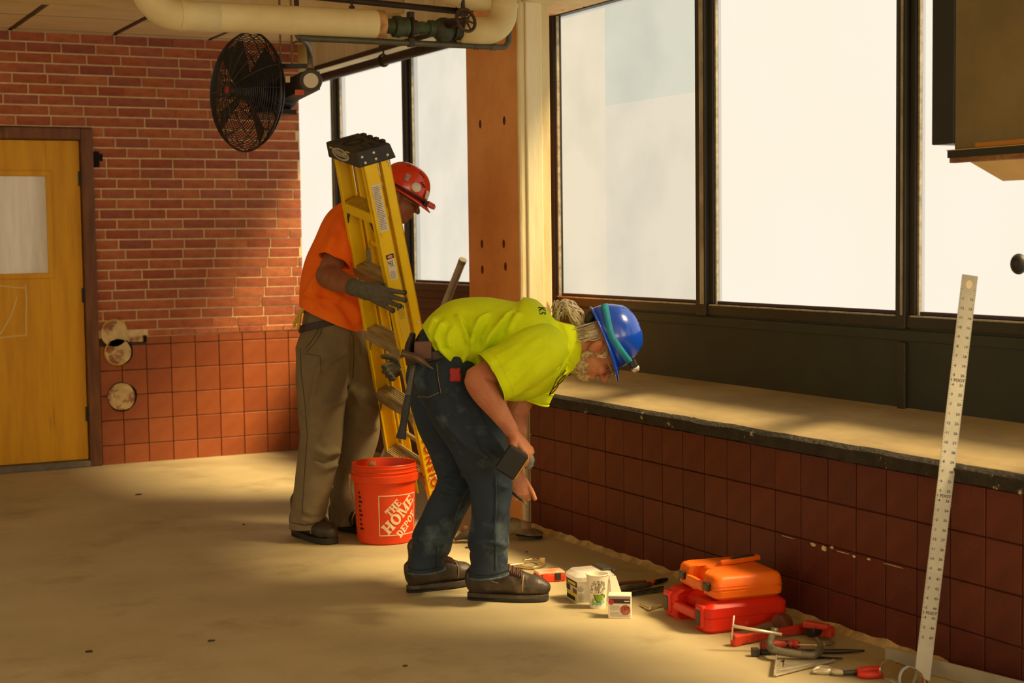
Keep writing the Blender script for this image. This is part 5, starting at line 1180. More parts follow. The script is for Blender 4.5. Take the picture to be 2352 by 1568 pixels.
def hand(mb, w, x, y, z, curls, thumb=(.5, .6, -.35), tcurl=25, s=1.0, spread=3, fr=1.0, only=None):
    """palm and five fingers; x runs to the knuckles, y to the thumb side, z out of the back of the hand"""
    w, x, y, z = (np.asarray(q, float) for q in (w, x, y, z)); x = nrm(x); y = nrm(y - x * (x @ y)); z = nrm(z - x * (x @ z) - y * (y @ z))
    P = lambda a, b, c: w + (x * a + y * b + z * c) * s
    limb(mb, [P(-.012, 0, 0), P(.02, .001, 0), P(.055, .002, .001), P(.088, .002, 0)], [(.027 * s, .019 * s), (.033 * s, .018 * s), (.041 * s, .016 * s), (.040 * s, .0125 * s)], side=y, n=16, sub=4)
    tips = []
    for i, (b, l, r_) in enumerate(((.0325, .074, .0084), (.0110, .082, .0086), (-.0108, .076, .0083), (-.0318, .060, .0075))):
        c = curls[i]; a = 0; p = P(.088 - .004 * abs(i - 1), b, .0); pts = [P(.066, b * .92, .0), p]; sp = math.radians((1.5 - i) * spread)
        for k, fr_ in enumerate((.46, .30, .24)):
            a += math.radians(c[k]); d = nrm((x * math.cos(sp) + y * math.sin(sp)) * math.cos(a) - z * math.sin(a)); p = p + d * l * fr_ * s; pts.append(p)
        rr = r_ * s * fr; limb(mb, pts, [rr * 1.1, rr * 1.12, rr, rr * .95, rr * .82], n=10, sub=3); tips.append(p)
    d = nrm(x * thumb[0] + y * thumb[1] + z * thumb[2]); p = P(.020, .024, -.004); pts = [P(.006, .012, -.002), p]
    for k, l in enumerate((.040, .033, .026)):
        p = p + d * l * s; pts.append(p); q = math.radians(tcurl); d = nrm(d * math.cos(q) + x * math.sin(q) * .9 - y * .25 * math.sin(q))
    rr = .0108 * s * fr; limb(mb, pts, [rr * 1.5, rr * 1.45, rr * 1.1, rr, rr * .82], n=10, sub=3)
    return tips

def head_prims(mb, c, fw, up, s=1.0):
    fw, up = nrm(fw), nrm(up); sd = np.cross(up, fw); P = lambda a, b, d: c + (fw * a + sd * b + up * d) * s
    E = lambda a, b, d: np.stack([fw * a * s, sd * b * s, up * d * s], 1)
    mb.ell(P(-.008, 0, .03), E(.098, .077, .090)); mb.ell(P(.028, 0, -.035), E(.066, .060, .075)); mb.ell(P(.050, 0, -.085), E(.036, .036, .030))
    mb.ell(P(.078, 0, .032), E(.018, .050, .014)); mb.ell(P(.070, .034, -.02), E(.022, .022, .022)); mb.ell(P(.070, -.034, -.02), E(.022, .022, .022))
    limb(mb, [P(.088, 0, .018), P(.104, 0, -.006), P(.115, 0, -.024)], [.009 * s, .0115 * s, .0125 * s], n=10, sub=3)
    for b in (-.011, .011): mb.ell(P(.101, b, -.026), E(.011, .008, .008), 8, 6)
    mb.ell(P(.088, 0, -.056), E(.014, .024, .007)); mb.ell(P(.086, 0, -.068), E(.013, .020, .007))
    for b in (-1, 1):
        mb.ell(P(-.012, b * .078, -.005), E(.018, .008, .030), 12, 8); mb.ell(P(-.018, b * .084, .002), E(.014, .008, .026), 10, 8)
    return P, E

def boot(par, heel, toe, m, H=.135, s=1.0, lift=0.0, yawz=0, shaft_dir=None, wide=1.0):
    heel, toe = np.array(heel, float), np.array(toe, float); x = toe - heel; x[2] = 0; L = np.linalg.norm(x); x = x / L; y = np.cross(UP, x)
    P = lambda a, b, z_: heel + x * a * L + y * b + UP * z_
    up = MB(); k = wide * 1.04
    sec = [(.03, .032, .056, .036), (.14, .040, .060, .045), (.28, .042, .064, .058), (.42, .042, .064, .062), (.58, .046, .054, .050), (.74, .051, .044, .042), (.88, .049, .039, .036), (.97, .034, .032, .026)]
    limb(up, [P(a, 0, .018 + h) for a, w_, h, r2 in sec], [(w_ * k, h) for a, w_, h, r2 in sec], side=y, n=20, sub=4, round_ends=True)
    limb(up, [P(.16, 0, .06), P(.19, 0, .10), P(.20, 0, H), P(.20, 0, H + .06)], [(.040 * k, .050), (.041 * k, .054), (.042 * k, .055), (.043 * k, .056)], side=y, n=20, sub=4)
    me = remesh(up, .006, 5); crumple(me, .004, 22, 3)
    b = obj('boot', me, m, par, smooth=True)
    out = []
    for t in np.linspace(0, 2 * math.pi, 41)[:-1]:
        a = .5 - .53 * math.cos(t); wv = (.034 + .020 * (1 / (1 + math.exp(-(a - .5) * 9)))) * k
        sh = abs(math.sin(t)) ** .62 * math.copysign(1, math.sin(t)); out.append((a * L, wv * sh))
    q = MB(); q.prism(out, .014, .030, frame(heel, x, y, UP)); obj('welt', q, m_boot if m is m_boot else m_sole, b, bevel=.003)
    q = MB(); q.prism([(u * 1.0, v) for u, v in out], .006 if False else .003, .016, frame(heel, x, y, UP)); obj('sole', q, m_sole, b, bevel=.003)
    hl = [(u, v) for u, v in out if u < .36 * L]; hl.sort(key=lambda p: math.atan2(p[1], p[0] - .18 * L)); q = MB(); q.prism(hl, 0, .014, frame(heel, x, y, UP)); obj('heel_block', q, m_sole, b)
    q = MB(); q.prism([(u, v * .94) for u, v in out if u > .52 * L][::1], 0, .006, frame(heel, x, y, UP)) if False else q.box((.55 * L, -.04 * k, 0), (.92 * L, .04 * k, .006), frame(heel, x, y, UP)); obj('tread', q, m_sole, b)
    import bisect
    A_ = [q_[0] for q_ in sec]
    def surf(a, th):
        i = min(max(bisect.bisect(A_, a) - 1, 0), len(sec) - 2); t = (a - sec[i][0]) / (sec[i + 1][0] - sec[i][0]); w_ = sec[i][1] + (sec[i + 1][1] - sec[i][1]) * t; h = sec[i][2] + (sec[i + 1][2] - sec[i][2]) * t
        return P(a, (w_ * k + .001) * math.sin(th), .018 + h + (h + .0015) * math.cos(th))
    for i in range(6):
        a = .40 + i * .052; q = MB()
        q.tube([surf(a + .03 * t, math.radians(-52 + 104 * t)) for t in np.linspace(0, 1, 9)], .0036, 6); obj('lace', q, m_lace, b, smooth=True)
        q = MB(); q.tube([surf(a + .03 * t, math.radians(52 - 104 * t)) + UP * .003 for t in np.linspace(0, 1, 9)], .0036, 6); obj('lace', q, m_lace, b, smooth=True)
    for sg in (-1, 1):
        q = MB(); q.tube([surf(.72 - .01 * t, sg * math.radians(20 + 95 * t)) for t in np.linspace(0, 1, 9)] , .0022, 5); obj('stitching', q, m_stitch, b, smooth=True)
        q = MB(); q.tube([surf(a, sg * math.radians(60 + 35 * math.sin((a - .18) / .22 * 1.5))) for a in np.linspace(.12, .40, 9)], .0020, 5); obj('stitching', q, m_stitch, b, smooth=True)
    return b

def open_hem(me, pt, nvec, rad):
    """cut a garment tube open at a hem plane near PT; NVEC points off the garment"""
    bm = bmesh.new(); bm.from_mesh(me); pt, nvec = Vector(pt), Vector(nvec).normalized()
    near = [v for v in bm.verts if (v.co - pt).length < rad and (v.co - pt).dot(nvec) > -.03]
    s_ = set(near); fs = [f for f in bm.faces if all(v in s_ for v in f.verts)]; es = {e for f in fs for e in f.edges}
    bmesh.ops.bisect_plane(bm, geom=near + list(es) + fs, plane_co=pt, plane_no=nvec, clear_outer=True); bm.to_mesh(me); bm.free(); me.update()
def solid(o, t=.004):
    m = o.modifiers.new('thickness', 'SOLIDIFY'); m.thickness = t; m.offset = -1

def helmet(par, c, fw, up, m, ridges=True, s=1.0, visor=.038, name='hard_hat', hx=.128, hy=.110, hz=.135):
    fw, up = nrm(fw), nrm(up - fw * (fw @ up)); sd = np.cross(up, fw); M = frame(c, fw, sd, up); q = MB(); n, k = 40, 12; V = []
    for i in range(k):
        ph = (math.pi / 2) * i / (k - 1)
        for j in range(n):
            t = 2 * math.pi * j / n; r_ = math.cos(ph) ** .8; z_ = math.sin(ph) ** .9 * hz
            x, y = hx * r_ * math.cos(t), hy * r_ * math.sin(t)
            if ridges and i > 0:
                for yy in (0, .034, -.034): z_ += .006 * math.exp(-((y - yy) / .007) ** 2) * (1 if abs(x) < .10 else 0) * min(1, i / 4)
            V.append((x, y, z_))
    F = [(i * n + j, i * n + (j + 1) % n, (i + 1) * n + (j + 1) % n, (i + 1) * n + j) for i in range(k - 1) for j in range(n)]
    q.add(V, F); h = obj(name, xf(q, M), m, par, smooth=True); solid(h, .004)
    q = MB(); V = []
    for j in range(n):
        t = 2 * math.pi * j / n; vis = max(0, math.cos(t)) ** 1.6; o_ = .010 + visor * vis
        V.append((hx * math.cos(t), hy * math.sin(t), .002)); V.append(((hx + o_) * math.cos(t), (hy + o_ * .8) * math.sin(t), -.006 - .018 * vis))
    F = [(2 * j, 2 * j + 1, (2 * j + 3) % (2 * n), (2 * j + 2) % (2 * n)) for j in range(n)]
    q.add(V, F); b = obj('brim', xf(q, M), m, h, smooth=True); solid(b, .004)
    return h, M

# ================================================================== worker in yellow, bending
D0 = 6.05
def Y(px, py, off=0.0): return np.array(at(px, py, D0 + off))
man = empty('person', (2.6, 5.4, 0), label='worker bending over in a yellow-green shirt, jeans and blue hard hat, holding a drill', cat='person')
side = B_H
b = MB()
limb(b, [Y(1005, 830), Y(1050, 795), Y(1120, 790), Y(1200, 800), Y(1262, 800), Y(1300, 793)], [(.14, .085), (.15, .10), (.165, .115), (.175, .13), (.14, .085), (.075, .06)], side=side, n=20)
limb(b, [Y(1275, 792), Y(1312, 795), Y(1350, 800)], [.066, .062, .066], n=16)
fw = nrm(A_H * .39 - UP * .92 - B_H * .05); up_ = nrm(A_H * .92 + UP * .39)
HC = Y(1373, 800)
HP, HE = head_prims(b, HC, fw, up_, 1.05)
# near (right) arm
sh, el, wr_ = Y(1235, 808, -.20), Y(1096, 872, -.31), Y(1176, 990, -.31)
limb(b, [Y(1240, 800, -.12), sh, (sh + el) / 2 + UP * .005, el], [.07, .068, .058, .050], n=16)
limb(b, [el + (sh - el) * .1, el, el + (wr_ - el) * .25, el + (wr_ - el) * .7, wr_], [.050, .049, .053, .036, .028], n=16)
hx_ = nrm(Y(1217, 1040, -.32) - wr_)
gripz = nrm(A_H * .75 + UP * .45 - B_H * .5)
hand(b, wr_ + hx_ * .015, hx_, -B_H * .75 - A_H * .3, gripz, [(48, 70, 40), (55, 72, 42), (60, 74, 42), (62, 74, 42)], thumb=(.55, .5, -.6), tcurl=20, s=1.04, fr=1.1)
# far (left) arm
sh2, el2, wr2 = Y(1235, 830, .19), Y(1183, 950, .20), Y(1184, 1082, .10)
limb(b, [Y(1250, 815, .10), sh2, (sh2 + el2) / 2, el2], [.07, .066, .056, .048], n=16)
limb(b, [el2 + (sh2 - el2) * .1, el2, el2 + (wr2 - el2) * .3, wr2], [.048, .047, .047, .029], n=16)
hand(b, wr2 - UP * .01, -UP * .92 + A_H * .15 - B_H * .25, A_H * .9 - UP * .1, A_H * .35 - B_H * .9, [(50, 85, 50), (62, 88, 50), (70, 90, 50), (72, 90, 50)], thumb=(.85, .42, .1), tcurl=12, s=1.0)
# hidden legs, so the figure is whole
NH, NK, NA = Y(1020, 850, -.08), Y(1122, 1085, -.08), Y(1122, 1262, -.065)
FH, FK, FA = Y(1002, 855, .10), Y(1050, 1110, .10), Y(985, 1255, .097)
limb(b, [Y(1005, 830), NH, NK, (NK + NA) / 2, NA], [.10, .095, .062, .055, .045]); limb(b, [Y(1005, 830), FH, FK, (FK + FA) / 2, FA], [.10, .09, .058, .052, .045])
me = remesh(b, .0032, 4); obj('body', me, m_skin, man, smooth=True)
# eyes
q = MB()
for s in (-1, 1): q.ell(HP(.082, s * .031, .012), HE(.010, .013, .010), 12, 8)
obj('eye', q, mat('eye_white', S(214, 204, 184), S(60, 44, 30), scale=60, rough=.2), man, smooth=True)
q = MB()
for s in (-1, 1): q.ell(HP(.090, s * .033, .030), HE(.007, .022, .006), 10, 6)
obj('eyebrow', q, m_beard, man, smooth=True)
# beard and moustache
q = MB()
for a, bb, d, e in ((.048, 0, -.092, (.040, .046, .034)), (.030, .046, -.066, (.040, .018, .040)), (.026, -.044, -.074, (.036, .016, .034)), (.008, .062, -.035, (.020, .012, .040)), (.0, -.060, -.045, (.016, .012, .032)), (.075, 0, -.084, (.026, .032, .024)), (.094, 0, -.046, (.012, .030, .009)), (.030, 0, -.105, (.038, .042, .026))): q.ell(HP(a, bb, d), HE(*e), 14, 10)
me = remesh(q, .005, 2); crumple(me, .005, 90, 5); crumple(me, .003, 34, 9); obj('beard', me, m_beard, man, smooth=True)
# hair: grey locks gathered behind the head
q = MB(); rh = random.Random(3)
root = Y(1338, 748); tail = Y(1288, 704)
for i in range(70):
    j = lambda a: np.array([rh.uniform(-a, a) for _ in range(3)])
    p, r_ = catmull([root + j(.022), Y(1322, 722) + j(.022), Y(1302, 704) + j(.022), tail + j(.028), Y(1284, 722) + j(.030)], [.004, .0045, .004, .003, .001], 4); q.tube(p, r_, 5)
for i in range(90):
    t = rh.random(); s = rh.choice((-1, 1)); a0 = HP(-.04 - .05 * t, s * .062 * (1 - .5 * t), .045); a1 = HP(-.035 - .06 * t, s * .078 * (1 - .45 * t), .0); a2 = HP(-.05 - .055 * t, s * .07 * (1 - .4 * t), -.05 - .03 * rh.random())
    p, r_ = catmull([a0, a1 + j(.008), a2 + j(.014)], [.0035, .0035, .0012], 4); q.tube(p, r_, 5)
for i in range(10):
    s = -1; a0 = HP(.0 + .02 * rh.random(), s * .078, .035); p, r_ = catmull([a0, HP(.02 + .02 * rh.random(), s * .086, .01), HP(.03 * rh.random(), s * .084, -.02)], [.0015, .0015, .0008], 4); q.tube(p, r_, 4)
obj('hair', q, m_hair, man, smooth=True)
# shirt
b = MB()
SH0 = Y(1003, 803)
limb(b, [SH0, Y(1048, 776), Y(1108, 772), Y(1165, 797), Y(1220, 803), Y(1266, 803), Y(1300, 798)], [(.185, .112), (.20, .142), (.205, .152), (.215, .200), (.225, .198), (.19, .152), (.10, .100)], side=side, n=32, sub=6)
limb(b, [Y(1248, 806, -.06), Y(1236, 810, -.13)], [.085, .078], n=20, sub=4); limb(b, [Y(1245, 808, .06), Y(1238, 825, .13)], [.095, .085], n=20, sub=4)
me = remesh(b, .0075, 7)
crumple(me, .006, 9, 2, (1, 1, 1)); 
R = [(.016, 5, [(1048, 724), (1058, 738), (1070, 762), (1075, 792)]), (.017, 5, [(1122, 722), (1099, 740), (1086, 767), (1078, 803)]), (.018, 6, [(1178, 716), (1150, 744), (1124, 772), (1112, 806)]),
     (.012, 6, [(1195, 720), (1178, 740), (1160, 765)]), (.012, 6, [(1005, 728), (996, 750), (988, 775)]), (.013, 6, [(1022, 738), (1008, 765), (1002, 788)]), (.013, 5, [(1040, 752), (1030, 778), (1034, 800)]),
     (.016, 6, [(1008, 778), (1014, 800), (1034, 820), (1066, 838)]), (.014, 5, [(985, 795), (1004, 822), (1034, 842), (1056, 850)]), (.010, 5, [(1072, 815), (1060, 830), (1068, 845)]),
     (-.014, 8, [(1060, 726), (1078, 770), (1070, 805)]), (-.016, 9, [(1115, 735), (1098, 770), (1096, 806)]), (-.016, 10, [(1170, 745), (1140, 785), (1124, 812)]),
     (.012, 5, [(1255, 775), (1222, 822), (1170, 890)]), (.012, 5, [(1288, 800), (1240, 838), (1205, 872), (1180, 905)]), (-.010, 8, [(1270, 790), (1232, 828), (1190, 880)]), (.010, 6, [(1215, 770), (1180, 815), (1140, 870)]), (.009, 6, [(1190, 785), (1150, 828), (1118, 852)]),
     (.010, 6, [(1290, 830), (1250, 870), (1200, 905)]), (-.010, 8, [(1280, 850), (1230, 890), (1170, 918)]), (-.020, 9, [(1210, 772), (1160, 800), (1112, 826), (1090, 836)]), (.012, 9, [(1286, 745), (1300, 780), (1296, 820)])]
folds(me, R)
open_hem(me, SH0 + (Y(1048, 776) - SH0) * .02, SH0 - Y(1048, 776) + np.array([0, 0, -.0]), .27)
skin_sh = Skin(me)
shirt = obj('shirt', me, m_yshirt, man, smooth=True); solid(shirt, .004)
def sleeve(pts, rad, mm, par, fl=None, sd=0, flat=.9):
    p, r_ = catmull(pts, rad, 9); q = MB(); q.tube(p, r_, 40, caps=False, side=side)
    n_ = len(p); me_ = q.mesh('sleeve'); crumple(me_, .006, 14, sd)
    if fl: folds(me_, fl)
    sk = Skin(me_); o_ = obj('sleeve', me_, mm, par, smooth=True); solid(o_, .004)
    t_ = nrm(p[-1] - p[-3]); ring_ = [np.array(v) for v in verts(me_)[-40:]]; q = MB(); q.tube([v * 1.0 for v in ring_], .0035, 6, closed=True); obj('sleeve_hem', q, mm, o_, smooth=True)
    q = MB(); q.tube([np.array(v) for v in verts(me_)[-40 * 4:-40 * 3]], .0016, 5, closed=True); obj('hem_stitch', q, mm, o_, smooth=True)
    return o_
sleeve([Y(1262, 796, -.13), Y(1236, 806, -.20), Y(1186, 836, -.265), Y(1128, 868, -.295)], [(.075, .088), (.092, .100), (.092, .098), (.092, .102)], m_yshirt, shirt,
       [(.010, 6, [(1268, 788), (1222, 826), (1168, 892)]), (.009, 6, [(1240, 775), (1190, 815), (1135, 865)]), (.008, 5, [(1215, 775), (1160, 818), (1110, 845)]), (-.009, 7, [(1255, 790), (1205, 828), (1150, 880)]), (-.008, 6, [(1228, 772), (1175, 815), (1120, 852)])], 2)
sleeve([Y(1252, 810, .12), Y(1242, 840, .19), Y(1212, 912, .21)], [(.08, .085), (.09, .095), (.084, .090)], m_yshirt, shirt, None, 6)
c = skin_sh(1243, 716, .002)
if c is not None:
    nn = nrm(UP * .75 - B_H * .6 + A_H * .12); xx = nrm(np.cross(nn, A_H)); yy = np.cross(nn, xx)
    t = text_mesh('KS', .040, .0008); obj('back_print', xf(t, frame(c + nn * .004, -xx, -yy, nn)), m_inkb, shirt)
for hp in ([(953, 765), (966, 790), (990, 815), (1020, 838), (1050, 851)],):
    obj('hem_stitch', skin_sh.line(hp, .0018), m_yshirt, shirt, smooth=True)
q = MB(); P4 = [Y(1296, 862, -.12), Y(1303, 832, -.12), Y(1318, 838, -.10), Y(1316, 848, -.08), Y(1300, 864, -.07)]; q.add(P4 + [p + B_H * .006 for p in P4], [tuple(range(5)), tuple(range(9, 4, -1))] + [(i, (i + 1) % 5, 5 + (i + 1) % 5, 5 + i) for i in range(5)]); obj('collar_flap', q, m_yshirt, shirt, bevel=.002)
# jeans
b = MB()
limb(b, [Y(1008, 790), Y(1003, 822), Y(1006, 860), Y(1020, 905)], [(.175, .095), (.18, .105), (.185, .115), (.15, .10)], side=side, n=28, sub=5)
limb(b, [NH, Y(1058, 930, -.10), Y(1092, 1005, -.10), NK, Y(1128, 1135, -.075), Y(1127, 1185, -.07), Y(1123, 1225, -.065), Y(1122, 1252, -.065), Y(1123, 1262, -.065), Y(1123, 1285, -.065), Y(1122, 1318, -.065), Y(1122, 1332, -.065)], [.125, .128, .112, .094, .080, .075, .079, .083, .071, .071, .074, .074], n=26, sub=4)
limb(b, [FH, Y(1022, 950, .10), Y(1044, 1040, .10), Y(1050, 1110, .10), Y(1018, 1180, .10), Y(997, 1228, .097), Y(990, 1250, .097), Y(983, 1264, .097), Y(981, 1285, .097), Y(980, 1312, .097), Y(979, 1326, .097)], [.125, .122, .100, .080, .078, .081, .083, .068, .066, .070, .070], n=26, sub=4)
me = remesh(b, .0075, 6); crumple(me, .006, 11, 8)
folds(me, [(.010, 6, [(1020, 1082), (1045, 1092), (1070, 1090)]), (.010, 6, [(1020, 1112), (1042, 1120), (1064, 1116)]), (.010, 6, [(1012, 1135), (1032, 1142), (1058, 1136)]), (-.008, 7, [(1015, 1100), (1050, 1106)]), (.010, 8, [(1090, 930), (1120, 990), (1150, 1040)]), (.011, 8, [(1105, 975), (1130, 1010), (1160, 1050)]), (-.009, 8, [(1095, 955), (1125, 1005), (1150, 1050)]), (.008, 7, [(1010, 950), (1060, 1010), (1110, 1050)]), (.008, 6, [(1150, 1100), (1140, 1112), (1165, 1120)]), (.009, 8, [(1160, 1160), (1140, 1200), (1128, 1250)]), (.007, 5, [(950, 1232), (985, 1236), (1030, 1228)]), (.007, 5, [(1085, 1250), (1122, 1246), (1166, 1252)])])
open_hem(me, Y(1122, 1322, -.065), -UP, .12); open_hem(me, Y(980, 1311, .097), -UP, .12)
skj = Skin(me)
jeans = obj('jeans', me, m_jean, man, smooth=True); solid(jeans, .003)
m_dst = mat('dark_seam', S(24, 30, 34), rough=.9); m_lst = mat('faded_seam', S(92, 104, 102), S(56, 68, 72), scale=60, rough=.9)
for pix, mm, r_ in (([(1135, 1090), (1137, 1140), (1135, 1190), (1135, 1250), (1137, 1310)], m_dst, .0022), ([(1139, 1092), (1141, 1140), (1139, 1190), (1139, 1250), (1141, 1308)], m_lst, .0015), ([(1075, 1120), (1060, 1150), (1045, 1190), (1038, 1225)], m_lst, .0022), ([(1000, 835), (1004, 870), (1010, 905)], m_dst, .0020),
                    ([(1003, 835), (1007, 870), (1013, 903)], m_stitch, .0009), ([(1092, 1005), (1108, 1035), (1125, 1050)], m_dst, .0018), ([(960, 910), (985, 912), (1010, 900)], m_stitch, .0010), ([(1003, 1255), (1002, 1280), (1002, 1304)], m_dst, .0018)):
    obj('seam', skj.line(pix, r_), mm, jeans, smooth=True)
for c, rr in ((Y(1122, 1318, -.065), .0765), (Y(980, 1307, .097), .0725)):
    for dz in (0, .018):
        q = MB(); q.tube([c + A_H * rr * math.cos(t) * (1 - dz * .3) + B_H * rr * math.sin(t) * (1 - dz * .3) + UP * (dz - .004 + .006 * math.cos(t)) for t in np.linspace(0, 2 * math.pi, 33)[:-1]], .004 if dz == 0 else .0018, 6, closed=True); obj('cuff_hem', q, m_lst if dz == 0 else m_dst, jeans, smooth=True)
def stitch(pix, off, r_=.0016):
    q = MB(); p, rr = catmull([Y(x, y, off) for x, y in pix], [r_] * len(pix), 5); q.tube(p, r_, 5); obj('seam', q, m_stitch, jeans, smooth=True)
# boots
boot(man, np.array(onz(1078, 1382)) + B_H * .045, np.array(onz(1256, 1385)) + B_H * .045, m_boot, H=.125)
boot(man, np.array(onz(938, 1366)) + B_H * .045, np.array(onz(1078, 1346)) + B_H * .045, m_boot, H=.125)
# tool belt
m_tbelt = mat('black_tool_belt', S(40, 32, 26), S(58, 42, 32), scale=12, rough=.6)
b = MB(); limb(b, [Y(1000, 806), Y(1004, 826)], [(.197, .121), (.198, .121)], side=side, n=36, sub=3, round_ends=False); tb_ = obj('tool_belt', b, m_tbelt, man, bevel=.004)
q = MB(); limb(q, [Y(948, 768, -.06), Y(940, 800, -.06), Y(944, 826, -.06)], [(.05, .012), (.052, .018), (.05, .014)], side=side, n=14); obj('belt_padding', q, m_tbelt, tb_, smooth=True)
c = Y(973, 805, -.195); q = MB(); q.box((-.035, -.032, -.01), (.03, .035, .012), frame(c, A_H, UP, -B_H)); obj('leather_frog', q, mat('brown_frog_leather', S(110, 72, 50), S(84, 54, 38), scale=10, rough=.6), tb_, bevel=.006)
# hard hat with headlamp
m_blue = mat('blue_hard_hat', S(12, 74, 200), S(8, 64, 186), scale=3, rough=.22, spec=.6, coat=.4)
hh_, HM = helmet(man, HC + up_ * .044 - fw * .024, fw, up_, m_blue)
q = MB(); n = 60; V = []
for j in range(n):
    t = 2 * math.pi * j / n; cz = math.cos(t); z_ = .020 + .028 * abs(cz) ** 1.2
    for dz, e in ((-.013, .0), (.013, 0)):
        zz = z_ + dz; ph = math.asin(min(1, (zz / .135)) ** (1 / .9)) if zz > 0 else 0; r_ = math.cos(ph) ** .8 + .022; V.append((.128 * r_ * math.cos(t), .110 * r_ * math.sin(t), zz))
q.add(V, [(2 * j, (2 * j + 2) % (2 * n), (2 * j + 3) % (2 * n), 2 * j + 1) for j in range(n)]); st = obj('headlamp_strap', xf(q, HM), mat('teal_elastic', S(40, 150, 176), S(30, 128, 156), scale=30, rough=.8), hh_, smooth=True); solid(st, .002)
q = MB(); q.box((.118, -.020, .042), (.150, .020, .072)); obj('headlamp_body', xf(q, HM), m_black, hh_, bevel=.006)
q = MB(); q.lathe([(.001, .02), (.012, .018), (.017, .008), (.018, 0)], 18, HM @ frame((.148, 0, .058), (0, 1, 0), (0, 0, 1), (1, 0, 0))); obj('headlamp_lens', q, mat('pale_lens', S(214, 206, 196), rough=.2, metal=.4), hh_, smooth=True)
q = MB(); limb(q, [HC + up_ * .006 - fw * .112, HC + up_ * .028 - fw * .128, HC + up_ * .050 - fw * .128], [(.050, .014), (.056, .020), (.05, .014)], side=np.cross(up_, fw), n=14); obj('ratchet_band', q, mat('black_suspension', S(36, 34, 24), S(48, 46, 30), scale=14, rough=.6), hh_, smooth=True)
# safety glasses on the face
q = MB(); sdv = np.cross(up_, fw)
for s in (-1, 1):
    q.tube([HP(.104, s * .034, .010) + (sdv * .026 * math.cos(t) + up_ * .017 * math.sin(t)) for t in np.linspace(0, 6.283, 21)[:-1]], .0016, 5, closed=True); q.tube([HP(.102, s * .058, .014), HP(.05, s * .078, .012), HP(-.015, s * .082, .008)], .0018, 5)
obj('safety_glasses', q, mat('clear_frame', S(170, 150, 130), rough=.3), man, smooth=True)
# spectacles hanging from the collar
sp_ = empty('spectacles', label='dark-framed spectacles hanging from the yellow shirt collar', cat='glasses')
q = MB()
for c in (Y(1290, 872, -.13), Y(1272, 895, -.13)): q.tube([c + (nrm(Y(1300, 858) - Y(1262, 905)) * .022 * math.cos(t) + nrm(A_H * .5 - B_H * .8 + UP * .3) * .016 * math.sin(t)) for t in np.linspace(0, 6.283, 19)[:-1]], .0022, 5, closed=True)
q.tube([Y(1300, 850, -.12), Y(1280, 868, -.16), Y(1262, 908, -.15)], .002, 5); obj('frame', q, mat('dark_red_frame', S(74, 26, 18), rough=.4), sp_, smooth=True)
# red clip tool at hip
q = MB(); c = Y(1046, 860, -.205); q.box((-.022, -.026, -.012), (.022, .026, .016), frame(c, A_H, UP, -B_H)); 
tm = empty('belt_clip_tool', label='small red and black tool clipped at the yellow-shirted worker\'s hip', cat='tool'); obj('body', q, mat('red_tool', S(176, 28, 18), S(36, 22, 20), scale=30, rough=.5, lo=.5, hi=.55), tm, bevel=.006)
# ------------------------------------------------------------------ hammer hanging from the belt
hm = empty('hammer', label='claw hammer with a black grip hanging head-up from the bending worker\'s belt', cat='hammer')
hA, hB2 = Y(950, 838, -.225), Y(922, 1000, -.225); hd2 = nrm(hB2 - hA); hs_ = nrm(np.cross(hd2, B_H))
q = MB(); p, r_ = catmull([hA, hA + (hB2 - hA) * .3, hA + (hB2 - hA) * .5], [(.012, .011), (.012, .012), (.012, .012)], 4); q.tube(p, r_, 12, side=B_H); obj('steel_shaft', q, mat('grey_hammer_shaft', S(92, 86, 76), S(70, 66, 58), scale=20, rough=.45, metal=.4), hm, smooth=True)
q = MB(); p, r_ = catmull([hA + (hB2 - hA) * .42, hA + (hB2 - hA) * .6, hA + (hB2 - hA) * .85, hB2, hB2 + hd2 * .012], [(.012, .012), (.015, .015), (.013, .014), (.018, .019), (.016, .02)], 4); q.tube(p, r_, 14, side=B_H); obj('rubber_grip', q, mat('blue_black_rubber', S(38, 40, 40), S(52, 54, 54), scale=16, rough=.7), hm, smooth=True)
q = MB(); p, r_ = catmull([Y(926, 812, -.235), Y(938, 815, -.235), Y(952, 820, -.235), Y(970, 830, -.235), Y(996, 847, -.235)], [.014, .013, .015, (.014, .012), (.018, .003)], 5); q.tube(p, r_, 14, side=B_H); q.tube([Y(922, 811, -.235), Y(928, 812.5, -.235)], .0165, 14); obj('hammer_head', q, mat('worn_hammer_steel', S(84, 66, 52), S(120, 100, 76), scale=14, rough=.4, metal=.6), hm, smooth=True)
# ------------------------------------------------------------------ cordless drill in the near hand
dr = empty('cordless_drill', label='yellow and black cordless drill gripped in the bending worker\'s near hand', cat='drill')
dc = Y(1176, 1060, -.42)
dxx = nrm(A_H * .83 - UP * .56); dyy = nrm(A_H * .56 + UP * .83); dzz = -B_H
dxx = nrm(dxx - dzz * (dxx @ dzz)); dyy = np.cross(dzz, dxx)
DM = frame(dc, dxx, dyy, dzz)
m_bat = mat('black_battery', S(17, 16, 14), S(24, 22, 19), scale=30, rough=.45)
q = MB(); q.box((-.040, -.052, -.030), (.040, .050, .030), DM); bt_ = obj('battery', q, m_bat, dr, bevel=.006)
q = MB()
for i in range(6): q.box((-.040, -.040 + i * .015, .010), (-.034, -.033 + i * .015, .026), DM)
q.box((-.030, -.052, -.02), (.030, -.046, .02), DM); obj('battery_ribs', q, m_bat, bt_, bevel=.002)
q = MB(); q.box((.030, -.046, -.032), (.043, .048, .024), DM); obj('yellow_trim', q, mat('drill_yellow', S(226, 176, 40), rough=.5), dr, bevel=.003)
mat('drill_yellow_body', S(210, 160, 30), rough=.5); q = MB(); q.box((-.030, -.044, -.055), (.036, .044, -.030), DM); obj('battery_shoe', q, m_bat, dr, bevel=.008)
